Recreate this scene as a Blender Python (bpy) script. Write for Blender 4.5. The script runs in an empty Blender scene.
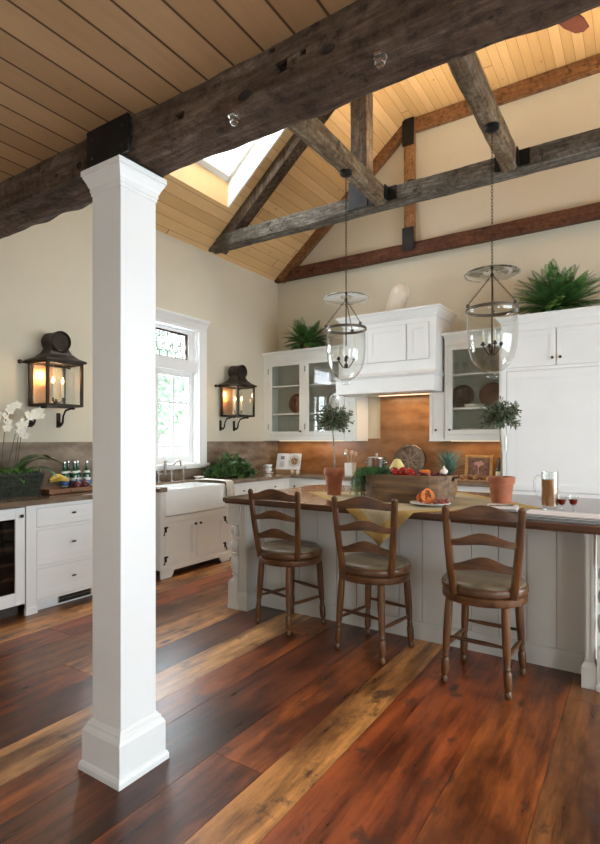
import bpy, bmesh, math, random
from mathutils import Vector, Matrix, noise
random.seed(7)
PI=math.pi; R=math.radians
C=bpy.context.scene.collection
# ------------------------------------------------------------------ materials
MATS={}
def nodes(name):
    m=bpy.data.materials.new(name); m.use_nodes=True
    nt=m.node_tree; b=nt.nodes['Principled BSDF']
    return m,nt,b
def N(nt,t,**k):
    n=nt.nodes.new(t)
    for a,v in k.items():
        if a in n.inputs: n.inputs[a].default_value=v
        else: setattr(n,a,v)
    return n
def ramp(nt,fac,stops,interp='LINEAR'):
    r=nt.nodes.new('ShaderNodeValToRGB'); r.color_ramp.interpolation=interp
    e=r.color_ramp.elements
    while len(e)<len(stops): e.new(.5)
    for i,(p,c) in enumerate(stops): e[i].position=p; e[i].color=(*c,1)
    nt.links.new(fac,r.inputs[0]); return r.outputs[0]
def math_(nt,op,a,b=None,c=None):
    n=nt.nodes.new('ShaderNodeMath'); n.operation=op
    for i,v in enumerate((a,b,c)):
        if v is None: continue
        if isinstance(v,(int,float)): n.inputs[i].default_value=v
        else: nt.links.new(v,n.inputs[i])
    return n.outputs[0]
def mix(nt,fac,a,b,mode='MIX'):
    n=nt.nodes.new('ShaderNodeMix'); n.data_type='RGBA'; n.blend_type=mode
    for s,v in ((n.inputs[0],fac),(n.inputs[6],a),(n.inputs[7],b)):
        if isinstance(v,(int,float)): s.default_value=v
        elif isinstance(v,tuple): s.default_value=(*v,1) if len(v)==3 else v
        else: nt.links.new(v,s)
    return n.outputs[2]
def objco(nt,scale=(1,1,1)):
    t=nt.nodes.new('ShaderNodeTexCoord'); m=nt.nodes.new('ShaderNodeMapping')
    m.inputs['Scale'].default_value=scale
    nt.links.new(t.outputs['Object'],m.inputs[0]); return m.outputs[0]
def noise_(nt,co,scale=5,detail=4,rough=.6):
    n=N(nt,'ShaderNodeTexNoise'); n.inputs['Scale'].default_value=scale
    n.inputs['Detail'].default_value=detail; n.inputs['Roughness'].default_value=rough
    nt.links.new(co,n.inputs['Vector']); return n.outputs['Fac']
def bump(nt,b,h,strength=.3,dist=.01):
    n=nt.nodes.new('ShaderNodeBump'); n.inputs['Strength'].default_value=strength
    n.inputs['Distance'].default_value=dist
    nt.links.new(h,n.inputs['Height']); nt.links.new(n.outputs[0],b.inputs['Normal'])
def mat(name,col,rough=.5,metal=0,var=.06,scale=8,emit=None,es=0,bumpy=0,spec=None,trans=0,sss=0):
    m,nt,b=nodes(name)
    co=objco(nt); f=noise_(nt,co,scale,4)
    lo=tuple(max(0,c*(1-var*2)) for c in col); hi=tuple(min(1,c*(1+var*2)) for c in col)
    nt.links.new(ramp(nt,f,[(.3,lo),(.7,hi)]),b.inputs['Base Color'])
    b.inputs['Roughness'].default_value=rough; b.inputs['Metallic'].default_value=metal
    if spec is not None: b.inputs['Specular IOR Level'].default_value=spec
    if trans: b.inputs['Transmission Weight'].default_value=trans
    if emit:
        b.inputs['Emission Color'].default_value=(*emit,1); b.inputs['Emission Strength'].default_value=es
    if bumpy: bump(nt,b,f,bumpy,.02)
    return m
def glass_mat(name,tint=(1,1,1),gloss=1.0,dusty=0):
    m=bpy.data.materials.new(name); m.use_nodes=True; nt=m.node_tree; nt.nodes.clear()
    o=nt.nodes.new('ShaderNodeOutputMaterial'); mx=nt.nodes.new('ShaderNodeMixShader')
    t=N(nt,'ShaderNodeBsdfTransparent'); t.inputs[0].default_value=(*tint,1)
    g=N(nt,'ShaderNodeBsdfGlossy'); g.inputs['Roughness'].default_value=.02
    fr=N(nt,'ShaderNodeLayerWeight'); fr.inputs['Blend'].default_value=.5
    fac=math_(nt,'MULTIPLY_ADD',math_(nt,'POWER',fr.outputs['Facing'],3.5),gloss,dusty+.025)
    nt.links.new(fac,mx.inputs[0]); nt.links.new(t.outputs[0],mx.inputs[1]); nt.links.new(g.outputs[0],mx.inputs[2])
    nt.links.new(mx.outputs[0],o.inputs[0]); return m
def plank_mat(name,axis,width,phase,cols,groove=(.05,.03,.015),gw=.03,rough=.45,length=3.0,grain=.35,along='y',knot=.5,dark=0,spec=.3,coat=0):
    """boards: 'axis' is counted across the boards, 'along' runs with the grain"""
    m,nt,b=nodes(name)
    tc=nt.nodes.new('ShaderNodeTexCoord'); sp=nt.nodes.new('ShaderNodeSeparateXYZ')
    nt.links.new(tc.outputs['Object'],sp.inputs[0])
    ax={'x':0,'y':1,'z':2}
    u=math_(nt,'DIVIDE',math_(nt,'SUBTRACT',sp.outputs[ax[axis]],phase),width)
    i=math_(nt,'FLOOR',u); fu=math_(nt,'SUBTRACT',u,i)
    w1=N(nt,'ShaderNodeTexWhiteNoise'); w1.noise_dimensions='1D'; nt.links.new(i,w1.inputs['W'])
    v=math_(nt,'DIVIDE',sp.outputs[ax[along]],length)
    v=math_(nt,'ADD',v,math_(nt,'MULTIPLY',w1.outputs['Value'],7.3))
    j=math_(nt,'FLOOR',v); fv=math_(nt,'SUBTRACT',v,j)
    w2=N(nt,'ShaderNodeTexWhiteNoise'); w2.noise_dimensions='2D'
    cb=nt.nodes.new('ShaderNodeCombineXYZ'); nt.links.new(i,cb.inputs[0]); nt.links.new(j,cb.inputs[1])
    nt.links.new(cb.outputs[0],w2.inputs['Vector'])
    base=ramp(nt,w2.outputs['Value'],cols)
    # grain, stretched along the board and shifted per board
    off=nt.nodes.new('ShaderNodeCombineXYZ')
    sa=math_(nt,'MULTIPLY',sp.outputs[ax[axis]],14); sl=math_(nt,'MULTIPLY',sp.outputs[ax[along]],1.3)
    nt.links.new(sa,off.inputs[0]); nt.links.new(sl,off.inputs[1])
    nt.links.new(math_(nt,'MULTIPLY',w2.outputs['Value'],40),off.inputs[2])
    g=noise_(nt,off.outputs[0],1.6,7,.65)
    g2=noise_(nt,off.outputs[0],.42,4,.6)
    gr=ramp(nt,g,[(.3,(1-grain,)*3),(.62,(1.0,)*3)])
    c=mix(nt,1,base,gr,'MULTIPLY')
    if dark:
        dk=ramp(nt,g2,[(.38,(1,1,1)),(.62,(0,0,0))])
        c=mix(nt,math_(nt,'MULTIPLY',dk,dark),c,tuple(x*.28 for x in cols[0][1]))
    if knot:
        vo=N(nt,'ShaderNodeTexVoronoi'); vo.inputs['Scale'].default_value=1
        kc=nt.nodes.new('ShaderNodeCombineXYZ')
        nt.links.new(math_(nt,'MULTIPLY',sp.outputs[ax[axis]],5.5),kc.inputs[0])
        nt.links.new(math_(nt,'MULTIPLY',sp.outputs[ax[along]],3.2),kc.inputs[1])
        nt.links.new(kc.outputs[0],vo.inputs['Vector'])
        kk=ramp(nt,vo.outputs['Distance'],[(.035,(1,1,1)),(.09,(0,0,0))])
        c=mix(nt,math_(nt,'MULTIPLY',kk,knot),c,tuple(x*.3 for x in cols[0][1]))
    e1=math_(nt,'LESS_THAN',fu,gw); e2=math_(nt,'LESS_THAN',fv,.003)
    e=math_(nt,'MAXIMUM',e1,e2)
    c=mix(nt,e,c,groove)
    nt.links.new(c,b.inputs['Base Color'])
    rr=math_(nt,'MULTIPLY_ADD',g,.25,rough-.12); nt.links.new(rr,b.inputs['Roughness'])
    b.inputs['Specular IOR Level'].default_value=spec
    if coat: b.inputs['Coat Weight'].default_value=coat; b.inputs['Coat Roughness'].default_value=.18
    h=math_(nt,'SUBTRACT',math_(nt,'MULTIPLY',g,.25),e); bump(nt,b,h,.35,.004)
    return m
def timber_mat(name,c1,c2,c3,along='x',rough=.8):
    m,nt,b=nodes(name)
    s={'x':(2.2,20,20),'y':(20,2.2,20),'z':(20,20,2.2)}[along]
    co=objco(nt,s); g=noise_(nt,co,1.5,9,.7); co2=objco(nt); g2=noise_(nt,co2,2.6,6,.65)
    c=ramp(nt,g,[(.3,c1),(.5,c2),(.72,c3)])
    g3=noise_(nt,co2,22,8,.75); g4=noise_(nt,co2,7,5,.7)
    c=mix(nt,ramp(nt,g2,[(.42,(0,0,0)),(.62,(.6,)*3)]),c,c1)
    c=mix(nt,1,c,ramp(nt,g3,[(.32,(.45,.43,.42)),(.55,(1.15,1.12,1.08))]),'MULTIPLY')
    c=mix(nt,ramp(nt,g4,[(.60,(0,0,0)),(.66,(.8,)*3)]),c,tuple(q*.45 for q in c1))
    g=math_(nt,'ADD',g,g3)
    nt.links.new(c,b.inputs['Base Color']); b.inputs['Roughness'].default_value=rough
    b.inputs['Specular IOR Level'].default_value=.2
    bump(nt,b,g,.8,.015); return m
def wood_mat(name,c1,c2,along='z',rough=.4,s=1.0):
    m,nt,b=nodes(name)
    k={'x':(1.5,16,16),'y':(16,1.5,16),'z':(16,16,1.5)}[along]
    g=noise_(nt,objco(nt,tuple(q*s for q in k)),1.6,6,.6)
    nt.links.new(ramp(nt,g,[(.32,c1),(.68,c2)]),b.inputs['Base Color'])
    b.inputs['Roughness'].default_value=rough; bump(nt,b,g,.15,.004); return m
def stone_mat(name,c1,c2,c3,rough=.25,scale=2.2):
    m,nt,b=nodes(name)
    co=objco(nt,(1,1,1.8)); g=noise_(nt,co,scale,10,.68)
    w=N(nt,'ShaderNodeTexWave'); w.inputs['Scale'].default_value=1.1; w.inputs['Distortion'].default_value=9
    w.inputs['Detail'].default_value=5; w.bands_direction='Z'; nt.links.new(co,w.inputs[0])
    c=ramp(nt,g,[(.3,c1),(.52,c2),(.72,c3)])
    c=mix(nt,math_(nt,'MULTIPLY',w.outputs['Fac'],.3),c,c3)
    nt.links.new(c,b.inputs['Base Color']); b.inputs['Roughness'].default_value=rough; return m
M={}
M['wall']=mat('cream wall paint',(.60,.545,.43),.9,var=.015,scale=1.5)
M['floor']=plank_mat('old wide pine floor','x',.205,-1.72,[(0,(.075,.018,.007)),(.3,(.16,.042,.013)),(.55,(.23,.066,.019)),(.8,(.30,.10,.03)),(1,(.50,.23,.075))],(.02,.008,.004),.018,.31,3.6,.62,'y',.75,.72,.5,.25)
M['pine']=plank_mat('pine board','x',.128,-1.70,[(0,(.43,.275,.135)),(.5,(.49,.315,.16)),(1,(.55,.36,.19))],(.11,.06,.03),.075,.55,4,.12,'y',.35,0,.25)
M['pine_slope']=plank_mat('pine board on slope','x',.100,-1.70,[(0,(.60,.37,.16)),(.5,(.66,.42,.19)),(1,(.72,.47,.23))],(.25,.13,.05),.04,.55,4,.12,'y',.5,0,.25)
M['pine_lit']=mat('pine boards lit white',(.8,.78,.7),.6,var=.03)  # shaft planks: the skylight's white light is put into their colour
M['white']=mat('white paint',(.80,.795,.785),.38,var=.012,scale=3)
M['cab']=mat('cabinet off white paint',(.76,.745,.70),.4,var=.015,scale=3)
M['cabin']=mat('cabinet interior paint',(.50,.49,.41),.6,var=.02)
M['isl']=mat('island putty grey paint',(.60,.585,.54),.45,var=.02,scale=3)
M['dark_gap']=mat('dark recess',(.02,.018,.015),.8)
M['beam']=timber_mat('rough hewn timber',(.050,.031,.020),(.115,.075,.050),(.25,.19,.145),'x')
M['beam_y']=timber_mat('weathered joist',(.085,.055,.034),(.20,.145,.09),(.42,.36,.28),'y')
M['truss']=timber_mat('grey weathered timber',(.055,.045,.036),(.13,.115,.095),(.30,.28,.25),'x')
M['truss_z']=timber_mat('brown post timber',(.07,.038,.02),(.16,.09,.048),(.26,.16,.09),'z')
M['dark_z']=timber_mat('dark post timber',(.045,.03,.02),(.10,.07,.048),(.22,.17,.12),'z')
M['red_x']=timber_mat('red brown timber',(.06,.025,.015),(.12,.05,.028),(.19,.085,.045),'x',.6)
M['honey_z']=timber_mat('honey timber post',(.17,.085,.035),(.32,.17,.075),(.42,.24,.11),'z',.6)
M['honey_x']=timber_mat('honey timber rail',(.14,.065,.028),(.24,.115,.05),(.34,.18,.08),'x',.6)
M['iron']=mat('black iron',(.018,.017,.016),.55,.6,var=.15,bumpy=.1)
M['bronze']=mat('dark bronze',(.05,.035,.025),.4,.85)
M['lantern']=mat('aged dark copper',(.045,.032,.025),.5,.7,var=.2)
M['copper']=mat('bright copper',(.80,.42,.22),.3,.9,var=.08)
M['steel']=mat('brushed steel',(.62,.62,.6),.25,1,var=.03)
M['pewter']=mat('aged pewter',(.32,.30,.27),.3,1,var=.05)
M['pewter_d']=mat('dark antique metal',(.13,.11,.09),.4,.8)
M['antique']=mat('antique brass',(.20,.14,.085),.35,.9)
M['glass']=glass_mat('clear glass',(.97,.98,.97),.6,.01)
M['bell']=glass_mat('blown glass',(.94,.95,.94),1.0,.05)
M['pane']=glass_mat('window glass',(.96,.98,.97),.4)
M['splash']=stone_mat('grey brown stone',(.10,.068,.044),(.19,.135,.092),(.36,.28,.21),.22,3.0)
M['splash_w']=stone_mat('honey brown stone',(.15,.065,.024),(.26,.118,.045),(.38,.20,.09),.22,3.2)
M['counter']=stone_mat('brown polished worktop stone',(.09,.055,.035),(.16,.105,.07),(.30,.22,.15),.12,5)
M['isltop']=wood_mat('dark walnut top',(.075,.032,.018),(.14,.065,.036),'x',.16,.6)
M['stool']=wood_mat('stool walnut wood',(.050,.018,.006),(.175,.070,.022),'z',.36)
M['stool_x']=wood_mat('stool rail wood',(.050,.018,.006),(.165,.066,.021),'x',.36)
M['leather']=mat('worn olive brown leather',(.15,.115,.072),.38,var=.2,scale=10,bumpy=.1)
M['terra']=mat('terracotta',(.36,.115,.055),.75,var=.12,scale=14)
M['soil']=mat('soil',(.05,.032,.02),.95,var=.4,scale=60,bumpy=.6)
M['bark']=mat('pale bark',(.30,.25,.17),.8,var=.2,scale=30)
M['olive']=mat('olive leaf',(.075,.105,.055),.6,var=.4,scale=20)
M['fern']=mat('fern green',(.06,.155,.03),.6,var=.4,scale=14)
M['herb']=mat('herb green',(.07,.19,.025),.55,var=.45,scale=24)
M['salad']=mat('lettuce green',(.05,.10,.025),.5,var=.6,scale=14)
M['dill']=mat('dark herb green',(.04,.11,.02),.6,var=.4,scale=20)
M['orleaf']=mat('orchid leaf green',(.06,.14,.03),.4,var=.3)
M['petal']=mat('cream white petal',(.85,.80,.68),.6,var=.05)
M['stemg']=mat('dark plant stem',(.06,.05,.025),.6)
M['moss']=mat('moss',(.028,.040,.020),.9,var=.5,scale=30,bumpy=.7)
M['wicker']=mat('dark wire',(.06,.055,.05),.6,.3)
M['porcelain']=mat('white porcelain',(.84,.84,.82),.12,var=.01)
M['cream']=mat('cream ceramic',(.74,.66,.55),.3,var=.04)
M['crate']=wood_mat('weathered trug wood',(.085,.047,.022),(.27,.16,.085),'x',.7)
M['board']=wood_mat('cutting board wood',(.28,.15,.07),(.42,.25,.13),'x',.5)
M['redwood']=wood_mat('red brown tray wood',(.17,.07,.03),(.27,.12,.055),'x',.45)
M['yellow']=mat('pale yellow squash',(.72,.58,.22),.4,var=.1)
M['red']=mat('red pepper skin',(.42,.022,.015),.2,var=.2,scale=20)
M['orange']=mat('orange pepper skin',(.72,.17,.012),.25,var=.12)
M['papaya']=mat('papaya flesh',(.80,.22,.045),.45,var=.12,scale=20)
M['seeds']=mat('papaya seeds',(.03,.015,.012),.4)
M['grape']=mat('dark red grape',(.15,.015,.03),.25,var=.3,scale=30)
M['fig']=mat('russet fruit skin',(.30,.075,.045),.45,var=.3,scale=30)
M['garlic']=mat('pale garlic skin',(.75,.66,.56),.6,var=.1)
M['banana']=mat('banana skin',(.72,.50,.08),.5,var=.15,scale=20)
M['pome']=mat('pomegranate skin',(.09,.010,.014),.3,var=.25,scale=12)
M['grapeg']=mat('mauve olive fruit',(.40,.28,.16),.5,var=.2,scale=30)
M['bun']=mat('baked crust',(.33,.15,.06),.6,var=.3,scale=30,bumpy=.3)
M['gbottle']=mat('green bottle glass',(.008,.075,.028),.08,var=.05,spec=.8)
M['dbottle']=mat('black wine bottle glass',(.015,.018,.01),.08,spec=.8)
M['label_w']=mat('white paper label',(.82,.82,.78),.6,var=.02)
M['label_b']=mat('blue paper label',(.06,.16,.45),.5,var=.05)
M['paper']=mat('white page',(.86,.85,.82),.7,var=.01)
M['ink']=mat('grey print',(.25,.26,.26),.7,var=.3,scale=60)
M['food']=mat('printed food picture',(.32,.20,.09),.5,var=.6,scale=60)
M['plate_p']=mat('printed plate',(.62,.60,.54),.5,var=.15,scale=40)
M['gold']=mat('gilded frame',(.62,.36,.13),.4,.15,var=.15,scale=30)
M['canvas']=mat('dusky brown canvas',(.25,.13,.085),.7,var=.35,scale=12)
M['canvas_p']=mat('pink painted petals',(.66,.38,.33),.7,var=.15,scale=20)
M['brownplate']=mat('glazed brown bowl',(.13,.045,.025),.18,var=.2,scale=14)
M['taupeplate']=mat('taupe metal dish',(.14,.10,.075),.3,.5,var=.3,scale=20)
M['mirror']=mat('silver tray',(.55,.55,.52),.15,1)
M['candle']=mat('ivory candle sleeve',(.82,.74,.58),.5,var=.02)
M['flame']=mat('glowing candle bulb',(1,.8,.5),.4,emit=(1,.58,.22),es=12)
M['flame_off']=mat('clear candle bulb',(.85,.85,.8),.1)
M['amber']=mat('amber beer',(.50,.19,.025),.15,var=.05,trans=.15)
M['wine']=mat('red wine',(.20,.022,.010),.1)
M['linen']=mat('white linen',(.80,.77,.75),.85,var=.02,scale=40)
M['pinkstripe']=mat('dusty pink woven stripe',(.60,.44,.45),.85,var=.03)
M['greystripe']=mat('dark grey woven stripe',(.10,.10,.11),.85)
M['sinktowel']=mat('grey beige linen',(.55,.50,.43),.9,var=.06,scale=30)
M['fan']=wood_mat('red brown fan blade',(.055,.014,.007),(.085,.022,.011),'x',.4)
M['ovendark']=mat('dark appliance glass',(.02,.02,.022),.08,spec=.8)
M['winecooler']=mat('wine cooler interior',(.045,.035,.028),.5)
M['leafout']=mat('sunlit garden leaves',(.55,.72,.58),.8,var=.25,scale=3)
M['barkout']=mat('garden bark',(.22,.17,.12),.9)
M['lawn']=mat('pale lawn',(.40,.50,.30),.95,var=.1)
M['render']=mat('white timber railing',(.85,.85,.84),.6)
M['lamp']=mat('under cabinet lamp',(1,.9,.7),.4,emit=(1,.75,.45),es=1.2)
M['crock']=mat('white stoneware',(.80,.78,.74),.35,var=.03)
M['spoon']=wood_mat('pale spoon wood',(.42,.26,.14),(.60,.40,.24),'z',.6)
M['knot']=mat('dark knot wood',(.022,.013,.009),.85)
def cloth_mat():
    m,nt,b=nodes('mustard and sand table cloth')
    uv=nt.nodes.new('ShaderNodeUVMap'); sp=nt.nodes.new('ShaderNodeSeparateXYZ'); nt.links.new(uv.outputs[0],sp.inputs[0])
    a=math_(nt,'ABSOLUTE',math_(nt,'SUBTRACT',sp.outputs[0],.5)); c=math_(nt,'ABSOLUTE',math_(nt,'SUBTRACT',sp.outputs[1],.5))
    d=math_(nt,'MAXIMUM',a,c)
    col=ramp(nt,d,[(0,(.45,.38,.25)),(.43,(.45,.38,.25)),(.435,(.46,.27,.05)),(.5,(.44,.25,.045))],'CONSTANT')
    f=noise_(nt,objco(nt),60,3); col=mix(nt,.25,col,ramp(nt,f,[(.3,(.28,.20,.09)),(.7,(.60,.50,.30))]))
    nt.links.new(col,b.inputs['Base Color']); b.inputs['Roughness'].default_value=.8; return m
M['cloth']=cloth_mat()
# ------------------------------------------------------------------ mesh builder
class MB:
    k=0
    def __init__(s): s.v=[]; s.f=[]; s.uv=None
    def add(s,vs,fs,mt=None):
        o=len(s.v)
        for p in vs:
            p=Vector(p); s.v.append(tuple(mt@p) if mt else tuple(p))
        for f in fs: s.f.append(tuple(o+i for i in f))
        return s
    def box(s,x0,x1,y0,y1,z0,z1,mt=None):
        MB.k=(MB.k+1)%7; e=MB.k*.00011
        x0,x1=sorted((x0,x1)); y0,y1=sorted((y0,y1)); z0,z1=sorted((z0,z1)); x0-=e;x1+=e;y0-=e;y1+=e;z0-=e;z1+=e
        v=[(x,y,z) for z in (z0,z1) for x,y in ((x0,y0),(x1,y0),(x1,y1),(x0,y1))]
        return s.add(v,[(3,2,1,0),(4,5,6,7),(0,1,5,4),(1,2,6,5),(2,3,7,6),(3,0,4,7)],mt)
    def loft(s,rs):
        """rs: list of (x0,x1,y0,y1,z) rectangles"""
        v=[];f=[]
        for x0,x1,y0,y1,z in rs: v+=[(x0,y0,z),(x1,y0,z),(x1,y1,z),(x0,y1,z)]
        for k in range(len(rs)-1):
            for i in range(4):
                a=k*4+i;b=k*4+(i+1)%4; f.append((a,b,b+4,a+4))
        f.append((3,2,1,0)); n=(len(rs)-1)*4; f.append((n,n+1,n+2,n+3))
        return s.add(v,f)
    def lathe(s,prof,n=24,c=(0,0,0),mt=None,sx=1,sy=1,cap=True):
        v=[];f=[]
        for r,z in prof:
            for i in range(n):
                a=2*PI*i/n; v.append((c[0]+r*sx*math.cos(a),c[1]+r*sy*math.sin(a),c[2]+z))
        for k in range(len(prof)-1):
            for i in range(n):
                a=k*n+i;b=k*n+(i+1)%n; f.append((a,b,b+n,a+n))
        if cap:
            if prof[0][0]>1e-4: f.append(tuple(reversed(range(n))))
            if prof[-1][0]>1e-4: f.append(tuple((len(prof)-1)*n+i for i in range(n)))
        return s.add(v,f,mt)
    def ball(s,c,r,n=12,m=8,sc=(1,1,1),mt=None):
        pr=[(max(1e-5,math.sin(PI*k/m)),-math.cos(PI*k/m)) for k in range(m+1)]
        T=Matrix.Translation(c)@(mt if mt else Matrix())@Matrix.Diagonal((r*sc[0],r*sc[1],r*sc[2],1))
        return s.lathe(pr,n,(0,0,0),T,cap=False)
    def tube(s,pts,r,n=8,closed=False,flat=None):
        pts=[Vector(p) for p in pts]; L=len(pts); rr=r if isinstance(r,(list,tuple)) else [r]*L
        v=[];f=[]; up=None
        for k,p in enumerate(pts):
            if closed: d=pts[(k+1)%L]-pts[k-1]
            else: d=pts[min(k+1,L-1)]-pts[max(k-1,0)]
            d=d.normalized() if d.length>1e-9 else Vector((0,0,1))
            if up is None:
                up=Vector((0,0,1)) if abs(d.z)<.9 else Vector((1,0,0))
            a=d.cross(up); a=a.normalized() if a.length>1e-6 else d.orthogonal().normalized()
            b=a.cross(d).normalized(); up=b
            for i in range(n):
                t=2*PI*i/n; fl=flat if flat else 1
                v.append(p+a*math.cos(t)*rr[k]*1.0+b*math.sin(t)*rr[k]*fl)
        for k in range(L if closed else L-1):
            for i in range(n):
                a_=k*n+i;b_=k*n+(i+1)%n; k2=((k+1)%L)*n
                f.append((a_,b_,k2+(i+1)%n,k2+i))
        if not closed: f.append(tuple(reversed(range(n)))); f.append(tuple((L-1)*n+i for i in range(n)))
        return s.add(v,f)
    def prism(s,outline,d0,d1,axis='y',mt=None):
        """outline in (a,b) extruded from d0 to d1 along axis"""
        n=len(outline); g={'y':lambda a,b,d:(a,d,b),'z':lambda a,b,d:(a,b,d),'x':lambda a,b,d:(d,a,b)}[axis]
        v=[g(a,b,d0) for a,b in outline]+[g(a,b,d1) for a,b in outline]
        f=[tuple(range(n)),tuple(reversed(range(n,2*n)))]
        for i in range(n): j=(i+1)%n; f.append((i,i+n,j+n,j))
        return s.add(v,f,mt)
    def quad(s,a,b,c,d): return s.add([a,b,c,d],[(0,1,2,3)])
    def xf(s,mt): s.v=[tuple(mt@Vector(p)) for p in s.v]; return s
def build(name,mb,m,parent=None,smooth=False,bevel=0,loc=None,solid=0,label=None):
    me=bpy.data.meshes.new(name); me.from_pydata(mb.v,[],mb.f); me.validate()
    bm=bmesh.new(); bm.from_mesh(me); bmesh.ops.recalc_face_normals(bm,faces=bm.faces); bm.to_mesh(me); bm.free()
    me.materials.append(M[m] if isinstance(m,str) else m)
    if mb.uv:
        l=me.uv_layers.new(name='UVMap')
        for lp in me.loops: l.data[lp.index].uv=mb.uv[lp.vertex_index]
    o=bpy.data.objects.new(name,me); C.objects.link(o)
    if smooth:
        for p in me.polygons: p.use_smooth=True
        if smooth!='all':
            me.set_sharp_from_angle(angle=R(smooth if smooth is not True else 40))
    if solid:
        md=o.modifiers.new('s','SOLIDIFY'); md.thickness=solid; md.offset=0
    if bevel:
        md=o.modifiers.new('b','BEVEL'); md.width=bevel; md.segments=2; md.limit_method='ANGLE'; md.angle_limit=R(50)
    if parent: o.parent=parent
    if loc: o.location=loc
    if label: o['label']=label
    return o
def thing(name,label,cat,loc=(0,0,0),rz=0,group=None):
    o=bpy.data.objects.new(name,None); C.objects.link(o); o.location=loc; o.rotation_euler=(0,0,rz)
    o.empty_display_size=.1; o['label']=label; o['category']=cat
    if group: o['group']=group
    return o
def tag(o,label,cat,group=None,kind=None):
    o['label']=label; o['category']=cat
    if group: o['group']=group
    if kind: o['kind']=kind
    return o
def solo(name,mb,m,label,cat,loc=(0,0,0),rz=0,group=None,kind=None,**k):
    o=build(name,mb,m,None,**k); o.location=loc; o.rotation_euler=(0,0,rz); return tag(o,label,cat,group,kind)
def struct(name,mb,m,label=None,parent=None,**k):
    o=build(name,mb,m,parent,**k); o['kind']='structure'
    if label and not parent: o['label']=label; o['category']=name.split('_')[0]
    return o
def dup(root,loc,rz=0,label=None,group=None):
    r=root.copy(); C.objects.link(r); r.location=loc; r.rotation_euler=(0,0,rz)
    if label: r['label']=label
    if group: r['group']=group
    for ch in list(root.children):
        c=ch.copy(); C.objects.link(c); c.parent=r
        for g in list(ch.children):
            d=g.copy(); C.objects.link(d); d.parent=c
    return r
# ------------------------------------------------------------------ dimensions (metres; camera stands at x=0,y=0)
XL,XR=-4.75,3.0; YB,YF=6.70,-2.6; ZW=3.86; ZT=5.64; XS=-2.60; K=(ZT-ZW)/(XS-XL); XSR=.85
ZC=2.70; YBM0,YBM1=1.40,1.60
SL=lambda x: ZW+K*(x-XL)
# ------------------------------------------------------------------ room shell
def floor_boards():
    rnd=random.Random(14)
    HON=(.54,.235,.065);LIT=(.48,.25,.10);ORA=(.40,.125,.028);MID=(.27,.070,.015);RED=(.30,.064,.014);DRK=(.13,.034,.011);BRN=(.22,.080,.024)
    rows=[(-4.95,-4.62,MID),(-4.62,-4.30,ORA),(-4.30,-3.98,BRN),(-3.98,-3.70,HON),(-3.70,-3.40,MID),(-3.40,-3.02,BRN),(-3.02,-2.72,HON),(-2.72,-2.43,DRK),(-2.43,-2.17,LIT),(-2.17,-1.95,ORA),
      (-1.95,-1.60,DRK),(-1.60,-1.33,MID),(-1.33,-1.11,HON),(-1.11,-.98,ORA),(-.98,-.66,RED),(-.66,-.33,MID),(-.33,.02,ORA),(.02,.33,RED),(.33,.62,DRK)]
    x=.62
    while x<3.2: w_=rnd.uniform(.22,.36); rows.append((x,min(3.2,x+w_),rnd.choice([MID,RED,ORA,HON,DRK]))); x+=w_
    fixed={-2.43:[1.12],-3.02:[1.95],-1.95:[.85],-1.33:[.1,5.2]}
    mb=MB(); cols=[]
    for x0,x1,c in rows:
        ys=[YF-.2]
        if x0 in fixed: ys+=fixed[x0]
        else:
            y=YF-.2+rnd.uniform(.5,2.5)
            while y<YB: ys.append(y); y+=rnd.uniform(2.8,4.6)
        ys.append(YB+.2)
        for k in range(len(ys)-1):
            if ys[k+1]-ys[k]<.05: continue
            cc=c if (k==len(ys)-2 or len(ys)<4 or x0 not in fixed) else c
            if x0 in fixed and k!=(1 if len(ys)>2 else 0): cc=rnd.choice([HON,MID,ORA])
            if x0 not in fixed and rnd.random()<.35: cc=rnd.choice([MID,RED,BRN,DRK])
            j=rnd.uniform(.88,1.12); g=.0013
            mb.box(x0+g,x1-g,ys[k]+g,ys[k+1]-g,-.04,0); cols+= [(cc[0]*j,cc[1]*j,cc[2]*j,rnd.random())]*8
    return mb,cols
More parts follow.
